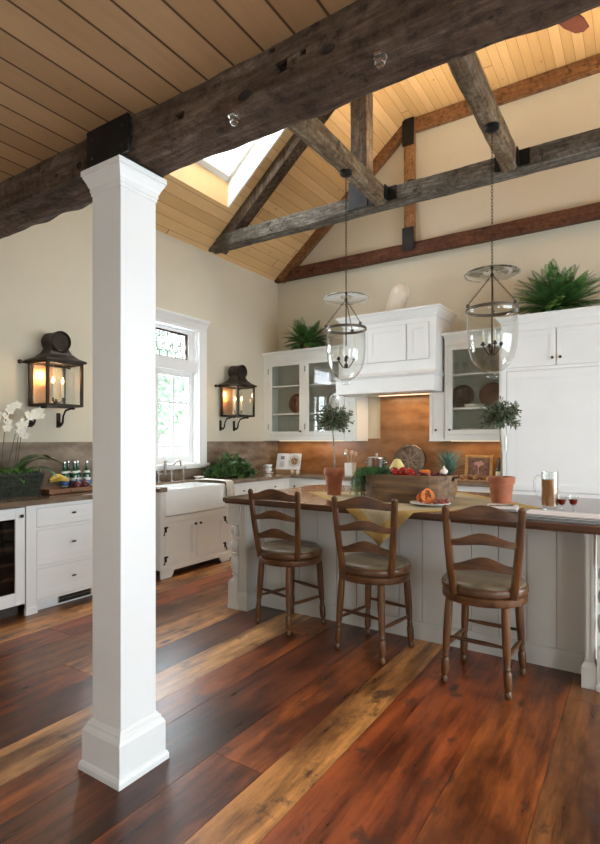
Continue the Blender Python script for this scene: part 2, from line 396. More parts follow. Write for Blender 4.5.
def floor_mat():
    m,nt,b=nodes('old wide pine floor')
    at_=nt.nodes.new('ShaderNodeAttribute'); at_.attribute_name='board'
    tc=nt.nodes.new('ShaderNodeTexCoord'); sp=nt.nodes.new('ShaderNodeSeparateXYZ'); nt.links.new(tc.outputs['Object'],sp.inputs[0])
    def co(ax,ay,k):
        c_=nt.nodes.new('ShaderNodeCombineXYZ'); nt.links.new(math_(nt,'MULTIPLY',sp.outputs[0],ax),c_.inputs[0]); nt.links.new(math_(nt,'MULTIPLY',sp.outputs[1],ay),c_.inputs[1]); nt.links.new(math_(nt,'MULTIPLY',at_.outputs['Alpha'],k),c_.inputs[2]); return c_.outputs[0]
    base=at_.outputs['Color']
    big_=noise_(nt,co(3.2,1.5,31),1.0,5,.62); fine=noise_(nt,co(15,1.7,57),1.0,8,.72); streak=noise_(nt,co(9,.9,17),1.0,5,.6); blot=noise_(nt,co(7,5,77),1.0,6,.7)
    c=mix(nt,ramp(nt,big_,[(.42,(0,0,0)),(.60,(.9,)*3)]),base,mix(nt,1,base,(.26,.19,.17),'MULTIPLY'))
    c=mix(nt,ramp(nt,streak,[(.50,(0,0,0)),(.70,(.7,)*3)]),c,mix(nt,1,base,(1.7,1.75,1.7),'MULTIPLY'))
    c=mix(nt,1,c,ramp(nt,fine,[(.34,(.36,.31,.29)),(.56,(1.1,1.1,1.1))]),'MULTIPLY')
    c=mix(nt,ramp(nt,blot,[(.58,(0,0,0)),(.66,(.75,)*3)]),c,(.05,.024,.016))
    vo=N(nt,'ShaderNodeTexVoronoi'); vo.inputs['Scale'].default_value=1; nt.links.new(co(3.4,1.25,91),vo.inputs['Vector'])
    k_=ramp(nt,vo.outputs['Distance'],[(.04,(1,1,1)),(.10,(0,0,0))]); c=mix(nt,k_,c,(.035,.017,.012))
    nt.links.new(c,b.inputs['Base Color'])
    nt.links.new(math_(nt,'MULTIPLY_ADD',fine,.22,.20),b.inputs['Roughness'])
    b.inputs['Specular IOR Level'].default_value=.5; b.inputs['Coat Weight'].default_value=.08; b.inputs['Coat Roughness'].default_value=.25
    bump(nt,b,math_(nt,'ADD',fine,math_(nt,'MULTIPLY',big_,1.5)),.25,.006); return m
fm,fc=floor_boards()
fo_=struct('floor',fm,floor_mat(),'old wide pine plank floor in mixed red brown and honey boards')
ca_=fo_.data.attributes.new('board','FLOAT_COLOR','POINT')
for i_,c_ in enumerate(fc): ca_.data[i_].color=c_
struct('floor_underlay',MB().box(XL-.2,XR+.2,YF-.2,YB+.2,-.14,-.041),'dark_gap',parent=fo_)
WY0,WY1,WZ0,WZ1=3.57,4.93,1.10,2.80
w=MB()
w.box(XL-.2,XL,YF-.2,WY0,0,ZW+.25); w.box(XL-.2,XL,WY1,YB,0,ZW+.25)
w.box(XL-.2,XL,WY0,WY1,0,WZ0); w.box(XL-.2,XL,WY0,WY1,WZ1,ZW+.25)
struct('wall_left',w,'wall','tall cream painted left wall with the window')
struct('wall_back',MB().prism([(XL-.2,0),(XR+.2,0),(XR+.2,ZW),(XSR,ZT+.06),(XS,ZT+.06),(XL-.2,ZW)],YB,YB+.2,'y'),'wall','cream painted gabled back wall behind the range')
# right wall with two big windows
RW=[(-1.8,.6),(1.9,5.6)]
w=MB(); ys=[YF-.2]+[t for p in RW for t in p]+[YB]
for a,b in ((ys[0],ys[1]),(ys[2],ys[3]),(ys[4],ys[5])): w.box(XR,XR+.2,a,b,0,ZW)
for a,b in RW: w.box(XR,XR+.2,a,b,0,.45); w.box(XR,XR+.2,a,b,2.62,ZW)
struct('wall_right',w,'wall','cream painted wall on the right with tall windows')
w=MB(); w.box(XL-.2,-1.6,YF-.2,YF,0,ZC); w.box(.2,XR+.2,YF-.2,YF,0,ZC); w.box(-1.6,.2,YF-.2,YF,0,.9); w.box(-1.6,.2,YF-.2,YF,2.2,ZC)
struct('wall_front',w,'wall','cream painted wall behind the viewer with a wide window')
struct('wall_light_block',MB().prism([(XL,ZC+.02),(XR,ZC+.02),(XR,ZW),(XSR,ZT),(XS,ZT),(XL,ZW)],1.50,1.58,'y'),'wall','unseen cream gable wall added above the big beam to block light')  # unseen wall, added so light does not leak in over the low ceiling
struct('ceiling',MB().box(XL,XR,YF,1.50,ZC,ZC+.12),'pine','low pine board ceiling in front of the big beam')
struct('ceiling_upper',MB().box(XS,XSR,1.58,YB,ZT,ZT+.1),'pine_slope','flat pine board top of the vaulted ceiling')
# left slope with skylight opening
SX0,SX1,SY0,SY1=-4.26,-3.30,3.30,4.95
def slab(mb,x0,x1,y0,y1):
    mb.add([(x0,y0,SL(x0)),(x1,y0,SL(x1)),(x1,y1,SL(x1)),(x0,y1,SL(x0)),(x0,y0,SL(x0)+.12),(x1,y0,SL(x1)+.12),(x1,y1,SL(x1)+.12),(x0,y1,SL(x0)+.12)],
           [(3,2,1,0),(4,5,6,7),(0,1,5,4),(1,2,6,5),(2,3,7,6),(3,0,4,7)])
w=MB(); slab(w,XL-.2,SX0,1.58,YB); slab(w,SX1,XS,1.58,YB); slab(w,SX0,SX1,1.58,SY0); slab(w,SX0,SX1,SY1,YB)
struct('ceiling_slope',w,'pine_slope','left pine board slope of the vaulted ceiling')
w=MB(); w.add([(XR+.2,1.58,ZW-.05),(XR+.2,YB,ZW-.05),(XSR,YB,ZT),(XSR,1.58,ZT),(XR+.2,1.58,ZW+.1),(XR+.2,YB,ZW+.1),(XSR,YB,ZT+.12),(XSR,1.58,ZT+.12)],
  [(0,1,2,3),(7,6,5,4),(0,4,5,1),(1,5,6,2),(2,6,7,3),(3,7,4,0)])
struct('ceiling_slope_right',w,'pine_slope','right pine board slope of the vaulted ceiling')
# skylight shaft + frame
SH=.36
w=MB()
w.box(SX0-.02,SX0+.006,SY0-.0,SY1+.0,SL(SX0)-.004,SL(SX0)+SH)
o=struct('window_2',w,'pine_slope','skylight in the left slope of the ceiling')
w=MB()
for y0,y1 in ((SY0-.02,SY0+.006),(SY1-.006,SY1+.02)):
    w.add([(x,y,z) for y in (y0,y1) for x,z in ((SX0,SL(SX0)-.003),(SX1,SL(SX1)-.003),(SX1,SL(SX1)+SH),(SX0,SL(SX0)+SH))],
      [(0,1,2,3),(7,6,5,4),(0,4,5,1),(1,5,6,2),(2,6,7,3),(3,7,4,0)])
w.box(SX1-.006,SX1+.02,SY0,SY1,SL(SX1)-.003,SL(SX1)+SH)
struct('window_lining',w,'pine_lit',parent=o)
w=MB()
def skl(a0,a1,b0,b1,dz0,dz1):
    w.add([(x,y,SL(x)+SH+d) for d in (dz0,dz1) for x,y in ((a0,b0),(a1,b0),(a1,b1),(a0,b1))],[(3,2,1,0),(4,5,6,7),(0,1,5,4),(1,2,6,5),(2,3,7,6),(3,0,4,7)])
skl(SX0-.03,SX0+.06,SY0,SY1,-.06,.03); skl(SX1-.06,SX1+.03,SY0,SY1,-.06,.03); skl(SX0,SX1,SY0,SY0+.06,-.06,.03); skl(SX0,SX1,SY1-.05,SY1,-.06,.03); skl(SX0-.25,SX0,SY0-.25,SY1+.25,-.01,.02); skl(SX1,SX1+.25,SY0-.25,SY1+.25,-.01,.02); skl(SX0,SX1,SY0-.25,SY0,-.01,.02); skl(SX0,SX1,SY1,SY1+.25,-.01,.02)
struct('window_frame',w,'white',parent=o)
g=MB().quad(*[(x,y,SL(x)+SH) for x,y in ((SX0,SY0),(SX1,SY0),(SX1,SY1),(SX0,SY1))])
struct('window_glass',g,'pane',parent=o)
# ------------------------------------------------------------------ left wall window
w=MB(); c=.14
Y0,Y1,Z0,Z1=3.435,5.065,1.045,2.93
w.box(XL,XL+.035,Y0,Y0+c,Z0,Z1-.08); w.box(XL,XL+.035,Y1-c,Y1,Z0,Z1-.08); w.box(XL,XL+.035,Y0,Y1,WZ1-.02,Z1-.08)
w.loft([(XL,XL+.04,Y0-.003,Y1+.003,Z1-.1),(XL,XL+.05,Y0-.008,Y1+.008,Z1-.06),(XL,XL+.075,Y0-.02,Y1+.02,Z1-.02),(XL,XL+.08,Y0-.023,Y1+.023,Z1)])
w.box(XL-.02,XL+.07,Y0-.02,Y1+.02,WZ0-.03,WZ0+.005)
w.box(XL,XL+.03,Y0,Y1,Z0,WZ0-.03)
win=struct('window_1',w,'white','white cased double casement window with leaded transom over the sink',bevel=.004)
w=MB() # jamb + sash frames
for y0,y1 in ((WY0,WY0+.02),(WY1-.02,WY1)): w.box(XL-.2,XL,y0,y1,WZ0,WZ1)
w.box(XL-.2,XL,WY0,WY1,WZ0,WZ0+.02); w.box(XL-.2,XL,WY0,WY1,WZ1-.02,WZ1); w.box(XL-.18,XL-.005,WY0,WY1,2.26,2.40)
ym=4.25
for a,b in ((WY0+.02,ym-.02),(ym+.02,WY1-.02)):
    w.box(XL-.12,XL-.07,a,a+.07,WZ0+.02,2.26); w.box(XL-.12,XL-.07,b-.07,b,WZ0+.02,2.26)
    w.box(XL-.12,XL-.07,a,b,WZ0+.02,WZ0+.10); w.box(XL-.12,XL-.07,a,b,2.19,2.26)
    w.box(XL-.11,XL-.08,(a+b)/2-.012,(a+b)/2+.012,WZ0+.1,2.19); w.box(XL-.11,XL-.08,a+.07,b-.07,1.85,1.874)
w.box(XL-.15,XL-.04,ym-.03,ym+.03,WZ0,2.3)
w.box(XL-.14,XL-.06,WY0,WY0+.1,2.38,WZ1); w.box(XL-.14,XL-.06,WY1-.1,WY1,2.38,WZ1); w.box(XL-.14,XL-.06,WY0,WY1,2.74,WZ1)
struct('window_frame',w,'white',parent=win)
struct('window_glass',MB().box(XL-.1,XL-.094,WY0+.05,WY1-.05,WZ0+.05,2.24),'pane',parent=win)
w=MB(); fy0,fy1,fz0,fz1=WY0+.1,WY1-.1,2.40,2.74
w.box(XL-.11,XL-.08,fy0,fy1,fz1-.02,fz1); w.box(XL-.11,XL-.08,fy0,fy1,fz0,fz0+.02); w.box(XL-.11,XL-.08,fy0,fy0+.02,fz0,fz1); w.box(XL-.11,XL-.08,fy1-.02,fy1,fz0,fz1)
def ln(p,q,r=.0035): w.tube([(XL-.095,*p),(XL-.095,*q)],r*1.7,5)
n=9; dy=(fy1-fy0)/n; zm=(fz0+fz1)/2
for k in range(n):   # hexagons and loops of the leaded light
    yc=fy0+dy*(k+.5); pts=[(XL-.095,yc+.052*math.cos(t),zm+.085*math.sin(t)*(1.25 if i%2 else 1)) for i,t in enumerate([2*PI*q/8 for q in range(8)])]
    w.tube(pts,.006,5,True); ln((yc,fz0),(yc,zm-.09)); ln((yc,zm+.09),(yc,fz1))
    ln((yc+.05,zm),(yc+dy-.05,zm)); w.tube([(XL-.095,yc+dy/2+.03*math.cos(t),fz1-.05+.03*math.sin(t)) for t in [2*PI*q/8 for q in range(8)]],.005,5,True)
struct('window_leading',w,'bronze',parent=win)
# right and front windows: frames and glass
k=3
for a,b in RW:
    w=MB(); w.box(XR-.03,XR,a-.12,b+.12,2.60,2.76); w.box(XR-.03,XR,a-.12,b+.12,.36,.45)
    w.box(XR-.03,XR,a-.12,a,.4,2.65); w.box(XR-.03,XR,b,b+.12,.4,2.65)
    nn=max(2,int((b-a)/.9)); 
    for i in range(nn+1):
        y=a+(b-a)*i/nn; w.box(XR+.06,XR+.12,y-.03,y+.03,.45,2.62)
    for z in (.45,1.5,2.56): w.box(XR+.06,XR+.12,a,b,z,z+.05)
    o=struct('window_%d'%k,w,'white','tall white framed window in the right wall %s'%('near the viewer' if k==3 else 'beside the kitchen')); k+=1
    struct('window_glass',MB().box(XR+.088,XR+.092,a,b,.45,2.62),'pane',parent=o)
w=MB(); w.box(-1.7,.3,YF,YF+.03,2.2,2.32); w.box(-1.7,.3,YF,YF+.03,.8,.9)
for i in range(4): x=-1.6+1.8*i/3; w.box(x-.03,x+.03,YF-.12,YF-.06,.9,2.2)
o=struct('window_5',w,'white','wide white framed window in the wall behind the viewer')
struct('window_glass',MB().box(-1.6,.2,YF-.092,YF-.088,.9,2.2),'pane',parent=o)
# backsplash
w=MB(); w.box(XL,XL+.02,.9,Y0,.92,1.38); w.box(XL,XL+.02,Y1,YB,.92,1.38); w.box(XL,XL+.02,Y0,Y1,.92,1.045)
struct('trim_1',w,'splash','grey brown stone backsplash along the left wall')
w=MB(); w.box(XL+.02,-1.26,YB-.02,YB,.92,1.42); w.box(-3.0,-2.1,YB-.022,YB-.001,.92,2.0)
struct('trim_2',w,'splash_w','honey brown stone backsplash behind the range')
# ------------------------------------------------------------------ timbers
def rough_beam(name,m,parent,x0,x1,y0,y1,z0,z1,along='x',amp=.012,step=.05,pockets=(),seed=0,edge=.022):
    """rough hewn bar: closed grid, worn edges, pockets pushed in on the -y face"""
    dims={'x':((x0,x1),(y0,y1),(z0,z1)),'y':((y0,y1),(x0,x1),(z0,z1)),'z':((z0,z1),(x0,x1),(y0,y1))}[along]
    (a0,a1),(b0,b1),(c0,c1)=dims
    n=max(2,int((a1-a0)/step)); nb=5; nc=6
    ring=[(i/nb,0) for i in range(nb)]+[(1,i/nc) for i in range(nc)]+[(1-i/nb,1) for i in range(nb)]+[(0,1-i/nc) for i in range(nc)]
    v=[];f=[];L=len(ring)
    for k in range(n+1):
        a=a0+(a1-a0)*k/n
        for (s,t) in ring:
            b=b0+(b1-b0)*s; c=c0+(c1-c0)*t
            corner=(s in (0,1)) and (t in (0,1))
            if corner: b+=(.5-s)*edge*1.3; c+=(.5-t)*edge*1.3
            p={'x':Vector((a,b,c)),'y':Vector((b,a,c)),'z':Vector((b,c,a))}[along]
            q=Vector((a*1.3+seed*9.1,s*2.3+seed,t*2.3)); q2=Vector((a*7+seed*3,s*4,t*4+seed))
            d=noise.noise(q)*amp+noise.noise(q2)*amp*.7
            cen={'x':Vector((a,(b0+b1)/2,(c0+c1)/2)),'y':Vector(((b0+b1)/2,a,(c0+c1)/2)),'z':Vector(((b0+b1)/2,(c0+c1)/2,a))}[along]
            dr=(p-cen).normalized(); p=p+dr*(d-amp*.3)
            v.append(p)
    for k in range(n):
        for i in range(L):
            a=k*L+i;b=k*L+(i+1)%L; f.append((a,b,b+L,a+L))
    f.append(tuple(reversed(range(L)))); f.append(tuple(n*L+i for i in range(L)))
    mb=MB(); mb.add(v,f)
    return build(name,mb,m,parent,smooth=35)
big=thing('main_beam','massive rough hewn dark timber beam crossing over the white column','beam',(0,0,0))
bt=rough_beam('timber',M['beam'],big,XL,XR,YBM0,YBM1+.025,2.552,2.80,'x',.014,.03,seed=2,edge=.010)
# steel wrap over the column
w=MB(); w.box(-1.965,-1.705,YBM0-.024,YBM0-.01,2.55,ZC); w.box(-1.965,-1.755,YBM0-.02,YBM1+.01,2.546,2.556)
br=build('steel_bracket',w,'iron',big)
w=MB()
for x in (-1.93,-1.74):
    for z in (2.58,2.66): w.ball((x,YBM0-.022,z),.009)
build('bolt_head',w,'iron',br,smooth='all')
# mortise pockets cut into the front face
cut=MB()
for x,z,a_,b_ in ((-1.454,2.615,.026,.016),(-.985,2.618,.026,.022),(-.90,2.632,.012,.009),(-1.02,2.685,.012,.008),(-2.06,2.60,.014,.012)):
    cut.box(x-a_,x+a_,YBM0-.05,YBM0+.05,z-b_,z+b_)
co_=build('pocket_cutter',cut,'knot'); md=bt.modifiers.new('p','BOOLEAN'); md.object=co_; md.operation='DIFFERENCE'; md.solver='EXACT'
bpy.context.view_layer.update(); dg=bpy.context.evaluated_depsgraph_get(); nm_=bpy.data.meshes.new_from_object(bt.evaluated_get(dg)); bt.modifiers.clear(); bt.data=nm_
bpy.data.objects.remove(co_)
for x,y,r_ in ((-1.215,1.445,.017),(-.655,1.455,.019)):
    w=MB().lathe([(r_*1.4,.008),(r_*1.4,0),(r_,-.002),(r_,-.018),(r_*.7,-.020),(r_*.7,-.028),(.0001,-.030)],6,(x,y,2.553)); build('bolt',w,'steel',big,label='bright steel bolt head')
for x,z,r_ in ((-2.22,2.60,.012),(-1.13,2.575,.020),(-2.0,2.60,.012),(-.8,2.60,.016)):
    w=MB(); w.ball((x,YBM0-.0,z),r_,10,6,(1.5,.35,.8)); build('knot_hole',w,'knot',big)
# the open truss
TY0,TY1=5.10,5.28; TZ0,TZ1=3.87,4.05
tr=thing('roof_truss','grey weathered timber truss spanning the vault with iron brackets','truss',(0,0,0))
rough_beam('tie_beam',M['truss'],tr,XL-.03,XR-.02,TY0,TY1,TZ0,TZ1,'x',.008,.06,seed=5,edge=.01)
rough_beam('king_post',M['dark_z'],tr,-2.655,-2.45,TY0,TY1,TZ1,ZT,'z',.006,.08,seed=6,edge=.01)
rough_beam('king_post',M['dark_z'],tr,XSR-.2,XSR,TY0,TY1,TZ1,ZT,'z',.006,.08,seed=7,edge=.01)
def rafter(name,mt,par,y0,y1,th,x0=XL,x1=XS,flip=False,off=0):
    ang=math.atan(K); nx,nz=math.sin(ang),-math.cos(ang)
    w=MB(); n=14; v=[];f=[]
    for k in range(n+1):
        x=x0+(x1-x0)*k/n; z=SL(x)-off
        jit=noise.noise(Vector((x*3,y0,1)))*.008
        for (y,d) in ((y0,0),(y1,0),(y1,th+jit),(y0,th+jit)):
            X=x+nx*d; v.append((X if not flip else (XL+XR)-X,y,z+nz*d))
    for k in range(n):
        for i in range(4): a=k*4+i;b=k*4+(i+1)%4; f.append((a,b,b+4,a+4))
    f.append((0,1,2,3)); f.append(tuple(n*4+i for i in range(4)))
    w.add(v,f); return build(name,w,mt,par)
rafter('rafter',M['dark_z'],tr,TY0+.01,TY1-.01,.14,XL+.10,XS-.02)
rafter('rafter',M['dark_z'],tr,TY0+.01,TY1-.01,.14,XL+.10,XS-.02,flip=True)
w=MB(); w.box(-2.665,-2.44,TY0-.012,TY0-.004,3.90,4.20); build('gusset_plate',w,'iron',tr)
jx=[(-2.36,-2.21),(-1.075,-.93)]
for a,b in jx:
    w=MB(); w.box(b+.004,b+.10,TY0-.014,TY0-.002,3.89,4.035); w.box(b+.001,b+.012,TY0-.09,TY0-.003,3.89,4.035); build('joist_hanger',w,'iron',tr)
    w=MB(); w.box(a-.06,a-.004,TY0-.014,TY0-.002,3.89,4.035); build('joist_hanger',w,'iron',tr)
# truss on the back wall
tb=thing('wall_truss','red brown timber frame fixed flat on the back gable wall','truss',(0,0,0))
rough_beam('tie_beam',M['red_x'],tb,XL+.01,XR-.02,YB-.10,YB-.005,3.835,4.01,'x',.004,.1,seed=9,edge=.006)
rough_beam('collar_beam',M['honey_x'],tb,-2.49,XSR,YB-.10,YB-.005,ZT-.175,ZT-.005,'x',.004,.1,seed=11,edge=.006)
rough_beam('post',M['honey_z'],tb,-2.63,-2.49,YB-.115,YB-.01,4.0,ZT-.005,'z',.004,.1,seed=12,edge=.006)
rafter('rafter',M['honey_x'],tb,YB-.10,YB-.005,.12,XL+.06,XS-.02)
for z0_,z1_ in ((5.28,ZT-.01),(3.90,4.20)): build('iron_strap',MB().box(-2.64,-2.48,YB-.13,YB-.118,z0_,z1_),'iron',tb)
# two joists that carry the pendants
for i,(a,b) in enumerate(jx):
    t=thing('joist',['weathered timber joist above the left glass pendant','weathered timber joist above the right glass pendant'][i],'beam',(0,0,0),0,'weathered joists between beam and truss')
    rough_beam('timber',M['beam_y'],t,a,b,1.6,TY0-.004,3.87,4.05,'y',.009,.06,seed=20+i,edge=.02)
    w=MB(); w.lathe([(.001,-.045),(.03,-.042),(.054,-.026),(.058,-.008),(.058,.004)],20,([-2.27,-.975][i],4.29,3.868)); build('ceiling_boss',w,'iron',t,smooth=30)
# ------------------------------------------------------------------ column
col=thing('column','square white painted column standing under the big timber beam','column',(-1.873,1.496,0))
def sq(h,z): return (-h,h,-h,h,z)
w=MB().loft([sq(.093,.15),sq(.093,2.46)]); build('shaft',w,'white',col,bevel=.003)
w=MB().loft([sq(.133,0),sq(.133,.022),sq(.128,.034),sq(.122,.040),sq(.122,.165),sq(.119,.172),sq(.116,.178),sq(.110,.186),sq(.108,.196),sq(.102,.203),sq(.0965,.212)]); build('base',w,'white',col)
w=MB().loft([sq(.0965,2.44),sq(.0965,2.452),sq(.100,2.455),sq(.100,2.470),sq(.104,2.476),sq(.108,2.488),sq(.117,2.506),sq(.121,2.512),sq(.121,2.518),sq(.126,2.521),sq(.126,2.541),sq(.123,2.545)]); build('capital',w,'white',col)
# ------------------------------------------------------------------ cabinetry helpers (front at y=0, facing -y)
def panel(mb,x0,x1,z0,z1,y=0,st=.055,th=.022,rec=.010):
    mb.box(x0,x0+st,y-th,y,z0,z1); mb.box(x1-st,x1,y-th,y,z0,z1)
    mb.box(x0+st,x1-st,y-th,y,z0,z0+st); mb.box(x0+st,x1-st,y-th,y,z1-st,z1)
    # bead step then recessed panel
    s=st+.008
    mb.box(x0+st,x0+s,y-th+.004,y,z0+st,z1-st); mb.box(x1-s,x1-st,y-th+.004,y,z0+st,z1-st)
    mb.box(x0+s,x1-s,y-th+.004,y,z0+st,z0+s); mb.box(x0+s,x1-s,y-th+.004,y,z1-s,z1-st)
    mb.box(x0+s,x1-s,y-th+rec,y,z0+s,z1-s)
    return mb
def knob(par,x,z,y=-.02,name='knob',r=.014,m='bronze'):
    T=Matrix.Translation((x,y,z))@Matrix.Rotation(R(90),4,'X')
    return build(name,MB().lathe([(.006,0),(.005,.012),(r,.018),(r*1.05,.026),(r*.6,.031),(.0001,.032)],12,mt=T),m,par,smooth=40)
def inset(par,x0,x1,z0,z1,m='cab',nm='door',st=.055,kn=None,y=0,kname='knob'):
    """inset door in its dark reveal: front flush with the face frame"""
    d=build(nm,panel(MB(),x0+.003,x1-.003,z0+.003,z1-.003,y,st),m,par)
    if kn: knob(d,kn[0],kn[1],y-.02,kname)
    return d
def carcass(mb,W,D,H,holes,z0=0,ff=.022,y=0):
    """box with a face frame broken by openings; each opening shows a dark reveal"""
    mb.box(0,W,y+.0,D,z0,H)
    xs=sorted({0,W}|{t for h in holes for t in h[:2]}); zs=sorted({z0,H}|{t for h in holes for t in h[2:]})
    for i in range(len(xs)-1):
        for j in range(len(zs)-1):
            cx=(xs[i]+xs[i+1])/2; cz=(zs[j]+zs[j+1])/2
            if any(h[0]<cx<h[1] and h[2]<cz<h[3] for h in holes): continue
            mb.box(xs[i],xs[i+1],y-ff,y,zs[j],zs[j+1])
def pull(par,x,z,w=.075,m='bronze',y=-.02):
    mb=MB()
    mb.ball((x,y-.014,z),.011,12,6,(w/2/.011*.6,.9,.75)); mb.tube([(x,y,z),(x,y-.012,z)],.006,6)
    return build('pull',mb,m,par,smooth='all')
XF=-4.10  # front plane of left run (frame face at +.022)
def LEFT(y0): return (XF-.022,y0,0)
# wine cooler
t=thing('wine_cooler','white framed glass door wine cooler at the far left under the counter','wine cooler',LEFT(1.60),R(90))
w=MB(); W=.715; w.box(0,W,.05,.6,.10,.875); w.box(0,W,.08,.6,0,.10); build('body',w,'winecooler',t)
w=MB(); st=.075
w.box(0,st,-.022,0,.10,.865); w.box(W-st,W,-.022,0,.10,.865); w.box(st,W-st,-.022,0,.10,.10+.1); w.box(st,W-st,-.022,0,.865-.085,.865)
d=build('door',w,'white',t,bevel=.003); build('glass',MB().box(st,W-st,-.012,-.006,.2,.78),'ovendark' if 0 else glass_mat('smoked glass',(.55,.52,.5),.6,.02),d)
knob(d,W-.035,.80)
for z in (.30,.42,.54,.68):
    w=MB(); w.box(.08,W-.08,.005,.05,z,z+.02); build('shelf',w,'board' if z>.5 else 'steel',t)
w=MB()
# drawer cabinet
t=thing('drawer_cabinet','white three drawer base cabinet beside the wine cooler','cabinet',LEFT(2.325),R(90))
W=.83; hs=[(.085,.745,.69,.845),(.085,.745,.375,.665),(.085,.745,.105,.35)]
w=MB(); carcass(w,W,.6,.875,hs,.0)
w2=MB(); w2.box(0,W,.03,.6,.07,.875); 
mb=MB(); mb.box(0,W,.0,.6,.085,.875)
xs=[0,.085,.745,W]
mb.box(0,.085,-.022,0,.0,.875); mb.box(.745,W,-.022,0,0,.875)
for z0,z1 in ((.085,.105),(.35,.375),(.665,.69),(.845,.875)): mb.box(.085,.745,-.022,0,z0,z1)
mb.box(.085,.745,.03,.06,0,.085); mb.loft([(-.006,.09,-.03,0,.0),(-.006,.09,-.03,0,.05),(0,.085,-.022,0,.06)])
build('body',mb,'white',t)
for h in hs:
    d=inset(t,h[0],h[1],h[2],h[3],'white','drawer',.045); pull(d,(h[0]+h[1])/2,(h[2]+h[3])/2+.01)
v=MB(); v.box(.30,.62,.018,.03,.015,.075); vv=build('toe_vent',v,'steel',t)
v=MB()
for i in range(14):
    for j in range(2): v.box(.315+i*.021,.33+i*.021,.012,.019,.022+j*.026,.042+j*.026)
build('vent_slot',v,'dark_gap',vv)
# cabinet hidden behind the column, up to the sink
t=thing('base_cabinet','white base cabinet partly hidden behind the column','cabinet',LEFT(3.155),R(90))
mb=MB(); carcass(mb,.50,.6,.875,[(.04,.46,.12,.845)],.0); build('body',mb,'white',t); inset(t,.04,.46,.12,.845,'white','door',.055,(.10,.76))
# sink cabinet, stands 5 cm proud, bracket feet
t=thing('sink_cabinet','white two door sink cabinet with black hinges and bracket feet','cabinet',(-4.055,3.66,0),R(90))
W=1.04
mb=MB(); mb.box(0,W,0,.64,.085,.615)
mb.box(0,.065,-.022,0,.085,.875); mb.box(W-.065,W,-.022,0,.085,.875); mb.box(0,.062,0,.64,.6,.875); mb.box(W-.062,W,0,.64,.6,.875)
mb.box(.065,W-.065,-.022,0,.555,.615); mb.box(.065,W-.065,-.022,0,.085,.135); mb.box(W/2-.008,W/2+.008,-.022,0,.135,.555)
mb.prism([(0,0),(0,.10),(W,.10),(W,0),(W-.13,0),(W-.16,.03),(W-.17,.065),(.17,.065),(.16,.03),(.13,0)],-.034,-.012,'y')
mb.box(0,W,.3,.64,0,.085)
build('body',mb,'cab',t)
for i,(a,b) in enumerate(((.065,W/2-.008),(W/2+.008,W-.065))):
    d=inset(t,a,b,.135,.555,'cab','door',.055,((b-.03) if i==0 else a+.03,.50))
    for z in (.19,.49):
        x=a if i==0 else b; s=1 if i==0 else -1
        h=MB(); h.box(x-.012,x+.012,-.030,-.020,z-.028,z+.028); h.tube([(x-s*.012,-.028,z-.02),(x-s*.03,-.03,z-.055),(x-s*.012,-.03,z-.05)],.005,6); h.box(x-.016,x+.03*s,-.030,-.021,z+.012,z+.026)
        build('hinge',h,'iron',d)
# farmhouse sink
t=thing('farmhouse_sink','white apron front farmhouse sink below the window','sink',(-4.02,3.725,0),R(90))
mb=MB(); W=.91; D=.50
mb.box(0,W,0,.035,.622,.895); mb.box(0,.03,.035,D,.622,.895); mb.box(W-.03,W,.035,D,.622,.895); mb.box(.03,W-.03,D-.03,D,.622,.895); mb.box(.03,W-.03,.035,D-.03,.622,.66)
mb.box(W/2-.015,W/2+.015,.035,D-.03,.66,.87)
build('basin',mb,'porcelain',t,bevel=.008)
# next base cabinets to the corner
t=thing('base_cabinet','off white base cabinet with two top drawers right of the sink','cabinet',LEFT(4.70),R(90))
mb=MB(); hs=[(.05,.66,.70,.85),(.70,1.33,.70,.85),(.05,.66,.12,.675),(.70,1.33,.12,.675)]
carcass(mb,1.38,.6,.875,hs); build('body',mb,'cab',t)
for i,h in enumerate(hs):
    d=inset(t,*h,'cab','drawer' if i<2 else 'door',.045)
    if i<2: pull(d,(h[0]+h[1])/2,.775)
    else: knob(d,h[0]+.05 if i==3 else h[1]-.05,.6)
# back run left of range (x -4.10..-3.1), range, right (-1.95..-1.26)
YFB=6.08
t=thing('base_cabinet','off white corner base cabinet left of the range','cabinet',(-4.10,YFB,0))
mb=MB(); hs=[(.05,.48,.12,.85),(.52,.95,.12,.85)]; carcass(mb,1.0,.6,.875,hs); build('body',mb,'cab',t)
for h in hs: inset(t,*h,'cab','door',.055,(h[0]+.05,.76))
t=thing('base_cabinet','off white drawer cabinet between range and refrigerator','cabinet',(-1.95,YFB,0))
mb=MB(); hs=[(.04,.65,.70,.85),(.04,.65,.40,.675),(.04,.65,.12,.375)]; carcass(mb,.69,.6,.875,hs); build('body',mb,'cab',t)
for h in hs: d=inset(t,*h,'cab','drawer',.05); pull(d,.345,(h[2]+h[3])/2)
t=thing('range','stainless steel range under the white hood','range',(-3.09,6.02,0))
mb=MB(); mb.box(0,1.13,0,.66,.12,.90); mb.box(0,1.13,-.03,.05,.78,.905); mb.box(.02,.1,.02,.6,0,.12); mb.box(1.03,1.11,.02,.6,0,.12); build('body',mb,'steel',t,bevel=.004)
for a,b in ((.03,.42),(.45,1.10)):
    d=build('oven_door',MB().box(a,b,-.03,0,.2,.75),'steel',t,bevel=.004); build('handle',MB().tube([(a+.04,-.07,.71),(b-.04,-.07,.71)],.012,8).box(a+.05,a+.07,-.07,-.03,.7,.72).box(b-.07,b-.05,-.07,-.03,.7,.72),'steel',d)
for i in range(7): build('control_knob',MB().lathe([(.024,0),(.022,.03),(.0001,.032)],14,mt=Matrix.Translation((.1+.155*i,-.03,.84))@Matrix.Rotation(R(90),4,'X')),'iron',t,smooth=30)
g=MB()
for i in range(6): g.box(.04+i*.18,.17+i*.18,.08,.60,.905,.925)
